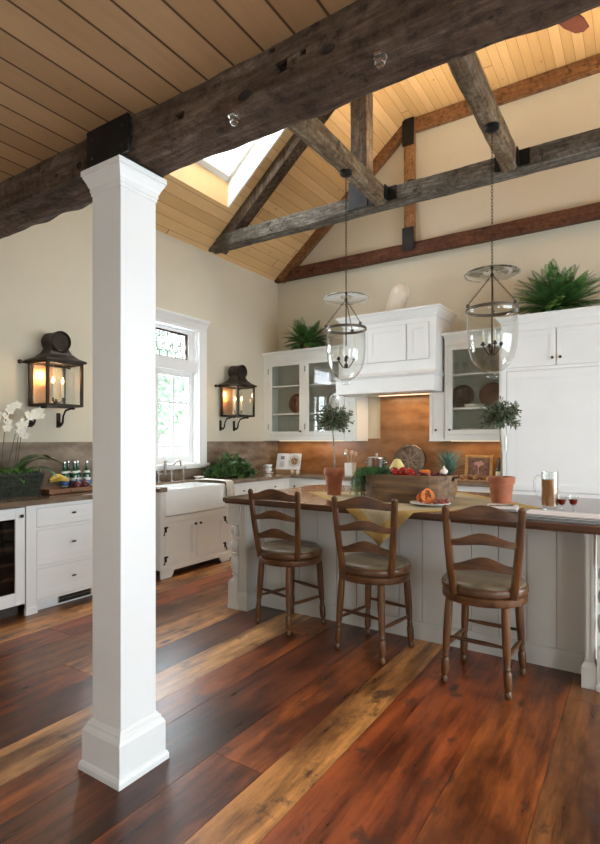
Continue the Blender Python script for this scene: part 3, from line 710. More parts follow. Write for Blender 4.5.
build('grate',g,'iron',t)
# worktops
def slab_top(mb,x0,x1,y0,y1): mb.box(x0,x1,y0,y1,.877,.92)
mb=MB(); slab_top(mb,XL+.02,-4.06,1.2,3.70); slab_top(mb,XL+.02,-4.525,3.70,4.66); slab_top(mb,XL+.02,-4.045,4.64,6.03); slab_top(mb,XL+.02,-3.10,6.03,YB-.02); slab_top(mb,-4.09,-4.00,3.62,3.722)
solo('worktop',mb,'counter','brown stone worktop running along the left wall into the corner','worktop',bevel=.004)
mb=MB(); slab_top(mb,-1.955,-1.255,6.03,YB-.02)
solo('worktop',mb,'counter','short brown stone worktop between range and refrigerator','worktop',bevel=.004)
# glass fronted uppers
def crown(mb,x0,x1,y0,y1,z,h=.09,o=.06):
    mb.loft([(x0,x1,y0,y1,z-h),(x0-o*.2,x1+o*.2,y0-o*.2,y1,z-h+.012),(x0-o*.25,x1+o*.25,y0-o*.25,y1,z-h+.03),(x0-o*.8,x1+o*.8,y0-o*.8,y1,z-.03),(x0-o,x1+o,y0-o,y1,z-.022),(x0-o,x1+o,y0-o,y1,z)])
def glass_upper(name,label,x0,W,doors,z0=1.41,z1=2.66,D=.35):
    t=thing(name,label,'cabinet',(x0,YB-D,0))
    mb=MB()
    mb.box(0,.02,0,D,z0,z1); mb.box(W-.02,W,0,D,z0,z1); mb.box(.02,W-.02,0,D,z1-.09,z1); mb.box(.02,W-.02,0,D,z0,z0+.05)
    xs=[0]+[v for d in doors for v in d]+[W]
    for i in range(0,len(xs),2): mb.box(xs[i],xs[i+1],-.022,0,z0+.05,z1-.11)
    mb.box(0,W,-.022,0,z1-.11,z1); mb.box(0,W,-.022,0,z0,z0+.05); mb.box(-.005,W+.005,-.032,D,z0-.02,z0)
    build('body',mb,'cab',t)
    cr=MB(); crown(cr,0,W,-.022,D,z1+.04,.08,.035); build('crown',cr,'cab',t)
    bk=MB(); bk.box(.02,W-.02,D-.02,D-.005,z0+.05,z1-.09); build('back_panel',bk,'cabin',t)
    sh=MB()
    for z in (z0+.36,z0+.77): s_=build('shelf',MB().box(.02,W-.02,.02,D-.02,z,z+.022),'cab',t)
    for i,(a,b) in enumerate(doors):
        d=MB(); st=.06; q0,q1=z0+.053,z1-.113
        d.box(a+.002,a+st,-.022,0,q0,q1); d.box(b-st,b-.002,-.022,0,q0,q1); d.box(a+st,b-st,-.022,0,q0,q0+st); d.box(a+st,b-st,-.022,0,q1-st,q1)
        dd=build('door',d,'cab',t); build('glass',MB().box(a+st,b-st,-.012,-.009,q0+st,q1-st),'glass',dd)
        knob(dd,b-.03 if name=='glass_cabinet' else a+.03,q0+.06)
        hx=a if name=='glass_cabinet' else b
        for z in (q0+.13,q1-.13): build('hinge',MB().tube([(hx,-.028,z-.04),(hx,-.028,z+.04)],.007,6),'pewter',dd)
    return t
cab_l=glass_upper('glass_cabinet','off white two door glass wall cabinet in the left corner',XL+.005,1.37,[(.09,.70),(.735,1.345)])
cab_r=glass_upper('display_cabinet','off white single glass door wall cabinet right of the hood',-1.995,.735,[(.035,.695)])
# narrow end pieces beside the range opening with little knob drawer
for i,(x0,x1) in enumerate(((-3.37,-3.19),(-2.185,-2.0))):
    t=thing('side_cabinet',['slim off white cabinet left of the range opening','slim off white cabinet with a knob right of the range opening'][i],'cabinet',(x0,YB-.37,0))
    W=x1-x0; mb=MB(); mb.box(0,W,0,.36,1.40,1.985); mb.box(-.0,W,-.02,.36,1.385,1.40)
    build('body',mb,'cab',t); d=inset(t,.012,W-.012,1.43,1.975,'cab','door',.025 if i else .05,(W/2,1.52),0)
# hood
HX0,HX1,HY0=-3.27,-2.03,6.10
t=hood_t=thing('range_hood','large white panelled mantel hood over the range','range hood',(0,0,0))
mb=MB(); D=YB-.003
mb.box(HX0,HX1,HY0,D,2.22,2.92)
# lower flared mantle
mb.loft([(HX0-.07,HX1+.0,HY0-.07,D,1.99),(HX0-.07,HX1+.0,HY0-.07,D,2.17),(HX0-.10,HX1+.03,HY0-.10,D,2.20),(HX0-.06,HX1+.01,HY0-.06,D,2.225),(HX0,HX1,HY0,D,2.25)])
build('body',mb,'white',t)
cr=MB(); crown(cr,HX0,HX1,HY0,D,2.995,.12,.075); build('crown',cr,'white',t)
xm=-2.365
for a,b in ((HX0+.10,HX0+.36),(-2.905,-2.40),(-2.375,-2.115)):
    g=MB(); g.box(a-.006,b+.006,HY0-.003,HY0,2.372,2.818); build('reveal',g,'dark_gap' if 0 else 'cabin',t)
    build('door',panel(MB(),a,b,2.378,2.812,HY0-.001,.06,.016,.010),'white',t)
build('hood_liner',MB().box(HX0+.1,HX1-.1,HY0+.1,D-.1,1.984,1.99),'steel',t)
# refrigerator tower
FX0,FX1,FY=-1.255,.45,5.98
t=thing('panelled_refrigerator','tall white panelled built in refrigerator with upper cupboards','refrigerator',(0,0,0))
mb=MB(); mb.box(FX0,FX1,FY,YB-.003,.0,2.66)
mb.box(FX0,FX0+.05,FY-.022,FY,0,2.66); mb.box(FX0+.05,FX1,FY-.022,FY,2.555,2.66); mb.box(FX0+.05,FX1,FY-.022,FY,2.135,2.17); mb.box(.36,.45,FY-.022,FY,0,2.66)
build('body',mb,'white',t)
cr=MB(); crown(cr,FX0,FX1,FY-.022,YB-.003,2.72,.09,.05); build('crown',cr,'white',t)
for i,(a,b) in enumerate(((-1.205,-.72),(-.715,-.225),(-.22,.36))):
    d=inset(t,a,b,2.17,2.555,'white','door',.055,None,FY); knob(d,(b-.035) if i==0 else a+.035,2.25,FY-.02)
d=build('refrigerator_door',panel(MB(),-1.20,.355,.865,2.13,FY,.07,.024,.012),'white',t)
build('hinge',MB().tube([(-1.205,FY-.03,1.28),(-1.205,FY-.03,1.44)],.008,6),'pewter',d)
d=build('freezer_drawer',panel(MB(),-1.20,.355,.10,.857,FY,.07,.024,.012),'white',t)
# ------------------------------------------------------------------ island
IX0,IX1,IY0,IY1=-2.89,-.055,3.35,4.86
t=thing('kitchen_island','long putty grey island with turned corner legs and dark wood top','island',(0,0,0))
mb=MB(); o0,o1,p0,p1=-2.93,-.02,3.335,4.94; r=.22
out=[(o0,p0),(o1,p0)]+[(o1-r+r*math.cos(a),p1-r+r*math.sin(a)) for a in [R(q) for q in range(0,91,15)]]+[(o0+r+r*math.cos(a),p1-r+r*math.sin(a)) for a in [R(q) for q in range(90,181,15)]]
mb.prism(out,.885,.92,'z'); 
cx,cy=(o0+o1)/2,(p0+p1)/2; ins=[(cx+(a-cx)*.993,cy+(b-cy)*.985) for a,b in out]; mb.prism(ins,.872,.886,'z')
build('top',mb,'isltop',t,bevel=.005)
BX0,BX1,BY=-2.77,-.17,3.57
mb=MB(); mb.box(BX0,BX1,BY,4.62,0,.872); mb.box(BX0,BX1,BY-.02,BY,0,.115); mb.loft([(BX0,BX1,BY-.02,BY,.115),(BX0,BX1,BY-.001,BY,.13)])
build('body',mb,'isl',t)
g=MB()
xp=[BX0]+[-.426-.171*i for i in range(13,-1,-1)]+[-.265]
for i in range(len(xp)-1):
    a,b=xp[i]+.003,xp[i+1]-.003
    g.box(a,b,BY-.012,BY-.0005,.128,.872)
build('panelling',g,'isl',t)
legp=[(.046,0),(.046,0)]
def turned(cx,cy,nm='turned_leg'):
    m_=MB(); h=.05
    m_.loft([(cx-h-.004,cx+h+.004,cy-h-.004,cy+h+.004,0),(cx-h-.004,cx+h+.004,cy-h-.004,cy+h+.004,.03),(cx-h,cx+h,cy-h,cy+h,.035),(cx-h,cx+h,cy-h,cy+h,.21),(cx-.04,cx+.04,cy-.04,cy+.04,.235)])
    m_.box(cx-h,cx+h,cy-h,cy+h,.70,.872)
    P=[(.040,.23),(.030,.25),(.028,.265),(.036,.275),(.036,.285),(.030,.292),(.040,.31),(.050,.345),(.052,.375),(.045,.41),(.030,.43),(.028,.44),(.040,.447),(.040,.46),(.032,.468),(.045,.49),(.050,.515),(.044,.545),(.034,.56),(.034,.572),(.042,.58),(.040,.592),(.034,.60),(.046,.625),(.048,.65),(.042,.675),(.034,.685),(.042,.692),(.042,.702)]
    m_.lathe(P,20,(cx,cy,0)); return m_
L=-2.835; Rr=-.150
for x,y in ((L,3.405),(Rr,3.405),(L,4.79),(Rr,4.79)): build('turned_leg',turned(x,y),'isl',t,smooth=35)
for a,b in ((-2.785,-2.705),(-.262,-.212)):
    m_=MB(); m_.box(a,b,3.375,BY,.0,.872); m_.loft([(a-.015,b+.015,3.36,BY,0),(a-.015,b+.015,3.36,BY,.12),(a-.003,b+.003,3.373,BY,.145)])
    m_.box(a+.008,a+.016,3.369,3.376,.15,.86); m_.box(b-.016,b-.008,3.369,3.376,.15,.86)
    build('pilaster',m_,'isl',t)
# ------------------------------------------------------------------ stools
def make_stool(label,sw):
    RS=Matrix.Rotation(sw,4,'Z')
    t=thing('bar_stool',label,'bar stool',(0,0,0),0,'walnut counter stools along the island')
    sp=.178; tp=.155
    prof=[(.012,0),(.019,.008),(.021,.022),(.017,.036),(.013,.044),(.018,.052),(.022,.07),(.023,.13),(.019,.145),(.014,.15),(.019,.156),(.019,.165),(.015,.172),(.020,.20),(.0235,.30),(.0235,.40),(.021,.485)]
    for sx,sy in ((-1,-1),(1,-1),(1,1),(-1,1)):
        m_=MB(); v0=len(m_.v); m_.lathe(prof,14)
        m_.v=[(x+sx*(sp+(tp-sp)*z/.49),y+sy*(sp+(tp-sp)*z/.49),z) for x,y,z in m_.v]
        build('leg',m_,'stool',t,smooth=40)
    def sa(z): return sp+(tp-sp)*z/.49
    def stretch(p,q):
        p,q=Vector(p),Vector(q); n=10
        pts=[p.lerp(q,i/n) for i in range(n+1)]; rr=[.008+.008*math.sin(PI*i/n)**.8 for i in range(n+1)]
        return build('stretcher',MB().tube(pts,rr,10,flat=.75),'stool_x',t,smooth='all')
    a=sa(.27); stretch((-a,-a,.27),(a,-a,.27)); stretch((-a,a,.27),(a,a,.27)); b=sa(.215); stretch((-b,-b,.215),(-b,b,.215)); stretch((b,-b,.215),(b,b,.215))
    m_=MB().lathe([(.0001,.485),(.205,.485),(.235,.487),(.238,.495),(.236,.525),(.228,.533),(.0001,.533)],40); build('apron',m_,'stool_x',t,smooth=35)
    m_=MB().lathe([(.0001,.532),(.216,.532),(.216,.540),(.0001,.540)],32); build('swivel_ring',m_,'iron',t)
    m_=MB().lathe([(.0001,.539),(.228,.539),(.241,.543),(.243,.556),(.240,.575),(.234,.582),(.0001,.582)],40); build('seat_frame',m_,'stool_x',t,smooth=35)
    m_=MB().lathe([(.232,.578),(.230,.590),(.215,.600),(.17,.607),(.09,.604),(.0001,.602)],40); build('cushion',m_,'leather',t,smooth='all')
    # back posts: start on the seat rim, splay out and lean back, gentle S
    def post(s):
        pts=[];rr=[]
        for i in range(13):
            q=i/12; z=.535+q*.495; x=s*(.156+.039*q+.004*math.sin(q*PI)); y=-(.185+.075*q**1.3+.012*math.sin(q*PI)); pts.append((x,y,z)); rr.append(.019-.002*q)
        m_=MB(); n=8
        m_.tube(pts,rr,8,flat=1.25); m_.ball(pts[-1],.017,8,6,(1,1,.8)); return m_
    for s in (-1,1): build('back_post',post(s).xf(RS),'stool',t,smooth=40)
    def slat(zc,h,arch,thick=.009):
        m_=MB(); n=20; v=[];f=[]
        q=(zc-.535)/.51; X=.156+.039*q; Y=-(.185+.075*q**1.3+.012*math.sin(q*PI))
        for i in range(n+1):
            u=-1+2*i/n; x=u*X; yb=Y-.028*(1-u*u)
            lift=arch*(math.cos(u*PI)+1)/2; hh=h*(.62+.38*(math.cos(u*PI)+1)/2)
            zt=zc+lift+hh/2; zb=zc+lift*.75-hh/2
            v+=[(x,yb-thick,zb),(x,yb+thick,zb),(x,yb+thick,zt),(x,yb-thick,zt)]
        for k in range(n):
            for i in range(4): a=k*4+i;b=k*4+(i+1)%4; f.append((a,b,b+4,a+4))
        f+= [(0,1,2,3),tuple(n*4+i for i in range(4))]
        m_.add(v,f); m_.xf(RS); return build('back_slat',m_,'stool_x',t,smooth=40,bevel=.003)
    slat(.985,.070,.030); slat(.835,.054,.034); slat(.695,.058,.038)
    return t
for lab_,lo_,rz_,sw_ in (('walnut ladder back swivel stool at the left end of the island',(-2.235,3.32,0),-14,6),('walnut ladder back swivel stool in the middle, behind the hanging cloth',(-1.497,3.235,0),-9,10),('walnut ladder back swivel stool nearest the right end of the island',(-.765,3.17,0),-2,12)):
    s_=make_stool(lab_,R(sw_-rz_)); s_.location=lo_; s_.rotation_euler=(0,0,R(rz_))
# ------------------------------------------------------------------ foliage helpers
def leafquad(mb,p,d,L,w,up=None,cup=.0):
    d=Vector(d).normalized(); up=Vector(up) if up else Vector((random.uniform(-1,1),random.uniform(-1,1),random.uniform(-.2,1)))
    s=d.cross(up); s=s.normalized() if s.length>1e-4 else d.orthogonal().normalized()
    nrm=s.cross(d); p=Vector(p); m_=p+d*L*.5+nrm*L*cup
    mb.add([p,m_+s*w,p+d*L,m_-s*w],[(0,1,2,3)])
def rdir(zb=-.3,zt=1):
    while True:
        v=Vector((random.uniform(-1,1),random.uniform(-1,1),random.uniform(-1,1)))
        if .1<v.length<1 and zb<=v.normalized().z<=zt: return v.normalized()
def pot_plant(label,x,y,ph,pr,th,rad):
    t=thing('olive_topiary',label,'potted plant',(x,y,.9215),0,'olive topiaries on the island')
    b=pr*.72
    m_=MB().lathe([(.0001,0),(b,0),(b*1.02,.008),(pr*.93,ph*.74),(pr,ph*.75),(pr*1.03,ph*.78),(pr*1.05,ph*.98),(pr*1.02,ph),(pr*.9,ph),(pr*.88,ph*.88),(.0001,ph*.87)],32); build('pot',m_,'terra',t,smooth=35)
    build('soil',MB().lathe([(.0001,ph*.9),(pr*.6,ph*.9),(pr*.87,ph*.885)],20,cap=False),'soil',t)
    pts=[(math.sin(q*5)*.006,math.cos(q*4)*.006-.006,ph*.88+q*(th-ph*.88)) for q in [i/8 for i in range(9)]]
    build('trunk',MB().tube(pts,[.009-.003*i/8 for i in range(9)],8),'bark',t,smooth='all')
    f=MB(); tw=MB()
    for k in range(170):
        d=rdir(-.75,1); d.z*=.85; r=rad*random.uniform(.55,1.08); c=Vector((0,0,th+.02)); e=c+d*r
        tw.tube([c+d*r*.15,e],.0018,4)
        for j in range(9):
            q=random.uniform(.35,1); p=c+d*r*q; dd=(d*.6+rdir(-1,1)*.8)
            leafquad(f,p,dd,random.uniform(.028,.045),random.uniform(.0045,.007))
    fo=build('foliage',f,'olive',t); build('twigs',tw,'bark',fo)
pot_plant('left olive topiary in a terracotta pot on the yellow cloth corner',-2.235,4.0,.235,.083,.635,.165)
pot_plant('right olive topiary in a terracotta pot before the white refrigerator',-.885,4.19,.20,.095,.64,.152)
def fern(label,x,y,z,n,L,seed,sc=1):
    random.seed(seed)
    t=thing('potted_fern',label,'fern',(x,y,z))
    build('pot',MB().lathe([(.0001,0),(.05,0),(.065,.07),(.07,.08),(.06,.08),(.0001,.07)],20),'terra',t,smooth=35)
    f=MB()
    for k in range(n):
        a=random.uniform(0,2*PI); el=random.uniform(-.15,1.5); l=L*random.uniform(.7,1.08)*(.8+.2*math.sin(max(0,el)))
        droop=random.uniform(.25,.9); h=Vector((math.cos(a),math.sin(a),0)); N_=34
        prev=Vector((math.cos(a)*.05,math.sin(a)*.05,.08)); dirz=math.sin(el); dirh=math.cos(el)
        for i in range(N_):
            q=i/N_; e=el-droop*q*1.5
            d=h*math.cos(e)+Vector((0,0,math.sin(e))); nx=prev+d*l/N_
            s=Vector((-h.y,h.x,0)); wl=l*.15*math.sin(PI*min(1,q*.92+.08))**.7
            up=s.cross(d)
            if nx.z<.012: nx.z=.012+random.random()*.01
            nx.y=min(nx.y,YB-y-.05-random.random()*.03)
            for sg in (-1,1):
                leafquad(f,nx,s*sg+d*.45-Vector((0,0,.25)),wl,l*.011,up=up)
            leafquad(f,prev,nx-prev,(nx-prev).length*1.2,.0022,up=up); prev=nx
    build('fronds',f,'fern',t)
fern('small bushy fern on top of the left corner cabinet',-4.02,6.40,2.705,210,.36,3)
fern('large arching fern on top of the refrigerator',-.74,6.28,2.725,270,.52,4)
# ceramic sculpture on hood
o=MB(); pts=[]; rr=[]
for i in range(13):
    q=i/12; pts.append((.02*math.sin(q*2)+.13*q**1.6,0,.0+q*.40)); rr.append([.11,.112,.114,.115,.115,.115,.116,.118,.12,.115,.10,.07,.02][i])
o.tube(pts,rr,20); solo('ceramic_vase',o,'cream','leaning white ceramic gourd shaped vase on the hood','vase',(-2.66,6.32,2.997),smooth='all')
# ------------------------------------------------------------------ pendants
def pendant(label,x,y,zr,Rg,H):
    t=thing('pendant_lantern',label,'pendant light',(x,y,0),0,'bell jar pendants over the island')
    zd=zr+.285; top=3.815
    ch=MB(); n=int((top-zd-.04)/.026)
    for k in range(n):
        z=zd+.05+k*(top-zd-.05)/n+.013; T=Matrix.Translation((0,0,z))@Matrix.Rotation(R(90)*(k%2),4,'Z')
        pts=[T@Vector((.0075*math.cos(a),0,.0175*math.sin(a))) for a in [2*PI*i/8 for i in range(8)]]
        ch.tube(pts,.0022,5,True)
    build('chain',ch,'bronze',t,smooth='all')
    # smoke bell (disc)
    d=MB().lathe([(.02,.03),(.03,.012),(.07,.004),(.14,0),(.20,-.004),(.212,-.014),(.212,-.018),(.2,-.010),(.14,-.005),(.07,-.001),(.03,.006),(.02,.024)],40,(0,0,zd),cap=False)
    build('smoke_disc',d,'bell',t,smooth='all')
    build('stem',MB().tube([(0,0,zr-.34),(0,0,zd+.05)],.006,8).ball((0,0,zd+.03),.018).ball((0,0,zd-.02),.014).ball((0,0,zr-.345),.02),'bronze',t,smooth='all')
    for i in range(3):
        a=R(100+120*i); c=MB(); p=Vector((Rg*.98*math.cos(a),Rg*.98*math.sin(a),zr+.03)); q=Vector((0,0,zd-.02)); m_=int((q-p).length/.024)
        for k in range(m_):
            cc=p.lerp(q,(k+.5)/m_); dr=(q-p).normalized(); s=dr.orthogonal().normalized() if k%2 else dr.cross(dr.orthogonal()).normalized()
            c.tube([cc+s*.006*math.cos(b)+dr*.016*math.sin(b) for b in [2*PI*j/8 for j in range(8)]],.002,4,True)
        build('hanging_chain',c,'bronze',t,smooth='all')
    r=MB(); r.lathe([(Rg*.985,-.022),(Rg*1.02,-.022),(Rg*1.03,-.01),(Rg*1.02,.002),(Rg*.985,.002),(Rg*.985,-.022)],40,(0,0,zr),cap=False)
    for i in range(3):
        a=R(100+120*i); r.ball((Rg*1.02*math.cos(a),Rg*1.02*math.sin(a),zr+.012),.016)
    build('rim_ring',r,'pewter_d',t,smooth=50)
    g=[(Rg*1.03,.0),(Rg*.97,-.02),(Rg*.95,-.05),(Rg*.97,-.12),(Rg*.975,-.22),(Rg*.93,-.31),(Rg*.82,-.39),(Rg*.62,-.455),(Rg*.38,-.495),(Rg*.2,-.512),(Rg*.15,-.520),(Rg*.21,-.535),(Rg*.19,-.550),(Rg*.06,-.556),(.0001,-.557)]
    g=[(a,b*H/.557) for a,b in g]
    build('glass_bell',MB().lathe(g,48,(0,0,zr),cap=False),'bell',t,smooth='all')
    ca=MB(); z0=zr-.34
    for i in range(4):
        a=R(30+90*i); h=Vector((math.cos(a),math.sin(a),0))
        ca.tube([Vector((0,0,z0))+h*(.07*(1-math.cos(q*PI*.5))+.0*q)+Vector((0,0,-.035*math.sin(q*PI)+.045*q*q)) for q in [j/8 for j in range(9)]],.005,6)
        ca.lathe([(.006,0),(.02,.008),(.022,.012),(.012,.014),(.012,.03)],12,(h.x*.07,h.y*.07,z0+.045))
    build('arms',ca,'bronze',t,smooth=50)
    for i in range(4):
        a=R(30+90*i); cn=build('candle',MB().lathe([(.0095,0),(.0095,.055)],12,(.07*math.cos(a),.07*math.sin(a),z0+.065)),'candle',t,smooth=40)
        build('bulb',MB().lathe([(.004,0),(.008,.012),(.009,.022),(.005,.038),(.0005,.05)],10,(.07*math.cos(a),.07*math.sin(a),z0+.12)),'flame_off',cn,smooth='all')
pendant('left glass bell jar pendant hanging before the corner cabinet',-2.27,4.29,2.43,.184,.525)
pendant('right glass bell jar pendant hanging before the display cabinet',-.975,4.29,2.435,.195,.555)
# ------------------------------------------------------------------ wall lanterns
def lantern(label,y,z0):
    t=thing('wall_lantern',label,'wall lantern',(XL,y,z0),R(90),'copper wall lanterns either side of the window')
    # local: x along wall, -y into the room ; cage x -.17.17 , y -.33..-.06, z 0...40
    a,b0,b1,H=.17,-.33,-.05,.405
    f=MB(); p=.011
    for x in (-a,a):
        for y_ in (b0,b1): f.box(x-p,x+p,y_-p,y_+p,0,H)
    for z in (0,H-.018):
        f.box(-a-p,a+p,b0-p,b0+p,z,z+.02); f.box(-a-p,a+p,b1-p,b1+p,z,z+.02); f.box(-a-p,-a+p,b0,b1,z,z+.02); f.box(a-p,a+p,b0,b1,z,z+.02)
    f.box(-a,a,b0,b1,-.004,.006)
    build('frame',f,'lantern',t)
    build('reflector',MB().box(-a+.03,.05,b1-.006,b1-.001,.03,H-.02),'copper',t,label='bright copper reflector behind the candles'); bp=MB(); bp.box(-.05,.05,b1+.006,-.005,.05,H-.04); bp.tube([(-.24,-.02,H-.0),(.0,-.02,H)],.012,8); bp.ball((-.245,-.02,H),.02); bp.ball((.245,-.02,H),.02); bp.tube([(0,-.02,H),(.24,-.02,H)],.012,8)
    build('back_plate',bp,'lantern',t)
    rf=MB(); cy=(b0+b1)/2
    pr=[(1.12,0),(1.14,.012),(1.10,.022),(.82,.045),(.58,.085),(.47,.125),(.44,.16)]
    hw,hd=a+p,(b1-b0)/2+p
    rf.loft([(-hw*s,hw*s,cy-hd*s,cy+hd*s,H+dz) for s,dz in pr])
    build('roof',rf,'lantern',t,smooth=50)
    cw=MB(); cr=hw*.50; zc=H+.195
    T=Matrix.Translation((0,cy,zc))@Matrix.Rotation(R(90),4,'X')
    cw.lathe([(.0001,-hd*.40),(cr*.9,-hd*.42),(cr*1.04,-hd*.60),(cr*1.04,-hd*.42),(cr,-hd*.38),(cr,hd*.38),(cr*1.04,hd*.42),(cr*1.04,hd*.60),(cr*.9,hd*.42),(.0001,hd*.40)],28,mt=T@Matrix.Scale(1,4))
    cw.box(-hw*.44,hw*.44,cy-hd*.44,cy+hd*.44,H+.14,H+.21)
    build('cowl',cw,'lantern',t,smooth=40)
    g=MB(); g.box(-a,a,b0-.001,b0+.001,.02,H-.02); g.box(-a-.001,-a+.001,b0,b1,.02,H-.02); g.box(a-.001,a+.001,b0,b1,.02,H-.02); build('glass',g,'glass',t)
    for s in (-1,1):
        sc=MB(); sc.tube([(s*.14,-.01,-.15),(s*.14,-.05,-.165),(s*.14,-.075,-.14),(s*.14,-.085,-.08),(s*.14,-.12,-.03),(s*.14,-.20,-.01),(s*.14,-.26,-.012)],[.011,.012,.010,.008,.008,.009,.010],8,flat=1.3)
        sc.box(s*.14-.018,s*.14+.018,-.012,0,-.19,-.05)
        build('scroll_bracket',sc,'lantern',t,smooth=50)
    ca=MB(); ca.tube([(0,cy,.0),(0,cy,.07)],.012,8); ca.lathe([(.03,0),(.03,.008),(.012,.016)],14,(0,cy,.005))
    for i in range(3):
        q=R(90+120*i); ca.tube([(0,cy,.05),(.03*math.cos(q),cy+.03*math.sin(q),.035),(.055*math.cos(q),cy+.055*math.sin(q),.06),(.055*math.cos(q),cy+.055*math.sin(q),.085)],.005,6)
    build('candle_arms',ca,'bronze',t,smooth=50)
    for i in range(3):
        q=R(90+120*i); x,y_=.055*math.cos(q),cy+.055*math.sin(q)
        c_=build('candle',MB().lathe([(.014,.085),(.014,.215)],14,(x,y_,0)),'candle',t,smooth=40)
        build('bulb',MB().lathe([(.006,0),(.011,.015),(.012,.026),(.007,.045),(.0005,.062)],12,(x,y_,.215)),'flame',c_,smooth='all')
    l=bpy.data.lights.new('lantern_light','POINT'); l.energy=2.6; l.color=(1,.66,.34); l.shadow_soft_size=.03
    lo=bpy.data.objects.new('lantern_light',l); C.objects.link(lo); lo.location=(XL+.19,y,z0+.31)
lantern('large copper wall lantern left of the column above the fruit tray',2.87,1.71)
lantern('copper wall lantern right of the window beside the corner cabinet',5.50,1.715)
# ------------------------------------------------------------------ ceiling fan (its hub is above the big beam)
t=thing('ceiling_fan','red brown ceiling fan just showing one blade above the big beam','ceiling fan',(-.70,4.42,4.90),0)
build('motor',MB().lathe([(.0001,-.1),(.10,-.08),(.13,-.02),(.13,.05),(.05,.09),(.02,.10),(.02,.66)],24),'bronze',t,smooth=40)
for i in range(4):
    a=R(66+90*i); bl=MB()
    bl.prism([(.16,-.055),(.30,-.075),(.58,-.088),(.71,-.06),(.74,0),(.71,.06),(.58,.088),(.30,.075),(.16,.055)],-.006,.006,'z',Matrix.Rotation(a,4,'Z')@Matrix.Rotation(R(10),4,'X'))
    b_=build('blade',bl,'fan',t,bevel=.003)
# ------------------------------------------------------------------ table cloth with a corner over the edge
def tablecloth():
    P0=Vector((-2.56,4.10)); P2=Vector((-.57,4.02)); P1=Vector((-1.50,3.075)); P3=Vector((-1.36,4.83))
    n=60; mb=MB(); mb.uv=[]; v=[];f=[]
    for j in range(n+1):
        for i in range(n+1):
            a,b=i/n,j/n
            # corners: (0,0)=left,(1,0)=front,(1,1)=right,(0,1)=back
            p=P0*(1-a)*(1-b)+P1*a*(1-b)+P2*a*b+P3*(1-a)*b
            x,y=p.x,p.y; z=.9225+.0015*noise.noise(Vector((x*6,y*6,0)))
            e=3.325
            if y<e+.012:
                d=(e+.012)-y; th=min(d/.02,1)*PI/2; 
                z=.9225-max(0,d-.010)-.004*(1-math.cos(th)); y=e+.012-.018*math.sin(th)-.02*math.sin(x*38)*min(1,d*5)-.01
            v.append((x,y,z)); mb.uv.append((a,b))
    for j in range(n):
        for i in range(n): a=j*(n+1)+i; f.append((a,a+1,a+n+2,a+n+1))
    mb.add(v,f); return mb
solo('tablecloth',tablecloth(),'cloth','mustard bordered cloth laid diagonally with a corner hanging over the island','tablecloth',smooth='all',solid=.002)
ZI=.9275
# wooden oval trug with produce
BXc,BYc=-1.525,3.93; ba,bb,bh=.35,.165,.205
t=thing('wooden_trug','long rounded weathered wood box full of vegetables on the island','box',(BXc,BYc,ZI),R(3))
def stadium(a,b,n=10,off=0):
    r=b; pts=[]
    for i in range(n+1): q=-PI/2+PI*i/n; pts.append((a-r*1.25+r*1.25*math.cos(q)-off*math.cos(q),b*math.sin(q)-off*math.sin(q)))
    for i in range(n+1): q=PI/2+PI*i/n; pts.append((-a+r*1.25+r*1.25*math.cos(q)-off*math.cos(q),b*math.sin(q)-off*math.sin(q)))
    return pts
def bentwall(a,b,z0,z1,th):
    mb=MB(); o=stadium(a,b); i_=stadium(a,b,off=th); n=len(o)
    v=[(x,y,z0) for x,y in o]+[(x,y,z1) for x,y in o]+[(x,y,z1) for x,y in i_]+[(x,y,z0) for x,y in i_]; f=[]
    for k in range(n):
        m_=(k+1)%n
        for q in range(3): f.append((q*n+k,q*n+m_,(q+1)*n+m_,(q+1)*n+k))
    f.append(tuple(3*n+k for k in range(n)))
    return mb.add(v,f)
build('side',bentwall(ba,bb,0,bh,.012),'crate',t); build('rim_band',bentwall(ba+.007,bb+.007,bh-.04,bh-.004,.006),'crate',t); build('rim_band',bentwall(ba+.007,bb+.007,.004,.035,.006),'crate',t)
build('filling_board',MB().prism(stadium(ba-.015,bb-.015),.10,.154,'z'),'crate',t)
for s in (-1,1): build('handle_loop',MB().tube([(s*(ba+.004),-.04,bh-.02),(s*(ba+.03),-.03,bh-.01),(s*(ba+.03),.03,bh-.01),(s*(ba+.004),.04,bh-.02)],.006,6).ball((s*(ba+.006),-.045,bh-.03),.012),'iron',t)
def at(lx,ly,lz): c_,s_=math.cos(R(3)),math.sin(R(3)); return (BXc+c_*lx-s_*ly,BYc+s_*lx+c_*ly,ZI+lz)
ZB=.155
# dill bunch spilling over left end
random.seed(11)
f=MB()
for k in range(300):
    a=random.uniform(PI*.62,PI*1.38) if k%4 else random.uniform(0,2*PI); l=random.uniform(.14,.30) if k%2 else random.uniform(.06,.14); p=Vector((-.25+random.uniform(-.04,.10),random.uniform(-.08,.08),.215)); d=Vector((math.cos(a),math.sin(a)*.8,.55))
    q=p.copy()
    for i in range(11):
        d.z-=.14; dd=d.normalized(); q2=q+dd*l/8
        if q2.z<.008: q2.z=.008
        if abs(q2.x)<ba+.004 and q2.z<bh+.005: q2.z=bh+.005+random.random()*.012
        elif q2.x<-ba: d.x*=.35; d.y*=.8; d.z=min(d.z,-.35)
        for _ in range(2): leafquad(f,q2,dd+rdir(-1,1)*.9,random.uniform(.012,.028),.0035)
        leafquad(f,q,q2-q,(q2-q).length*1.2,.002); q=q2
solo('herb_bunch',f,'dill','dark green feathery herb bunch spilling over the left end of the trug','herbs',at(0,0,0),R(3))
def pos(o,lx,ly,lz,rz=0): o.location=at(lx,ly,lz); o.rotation_euler=(0,0,rz); return o
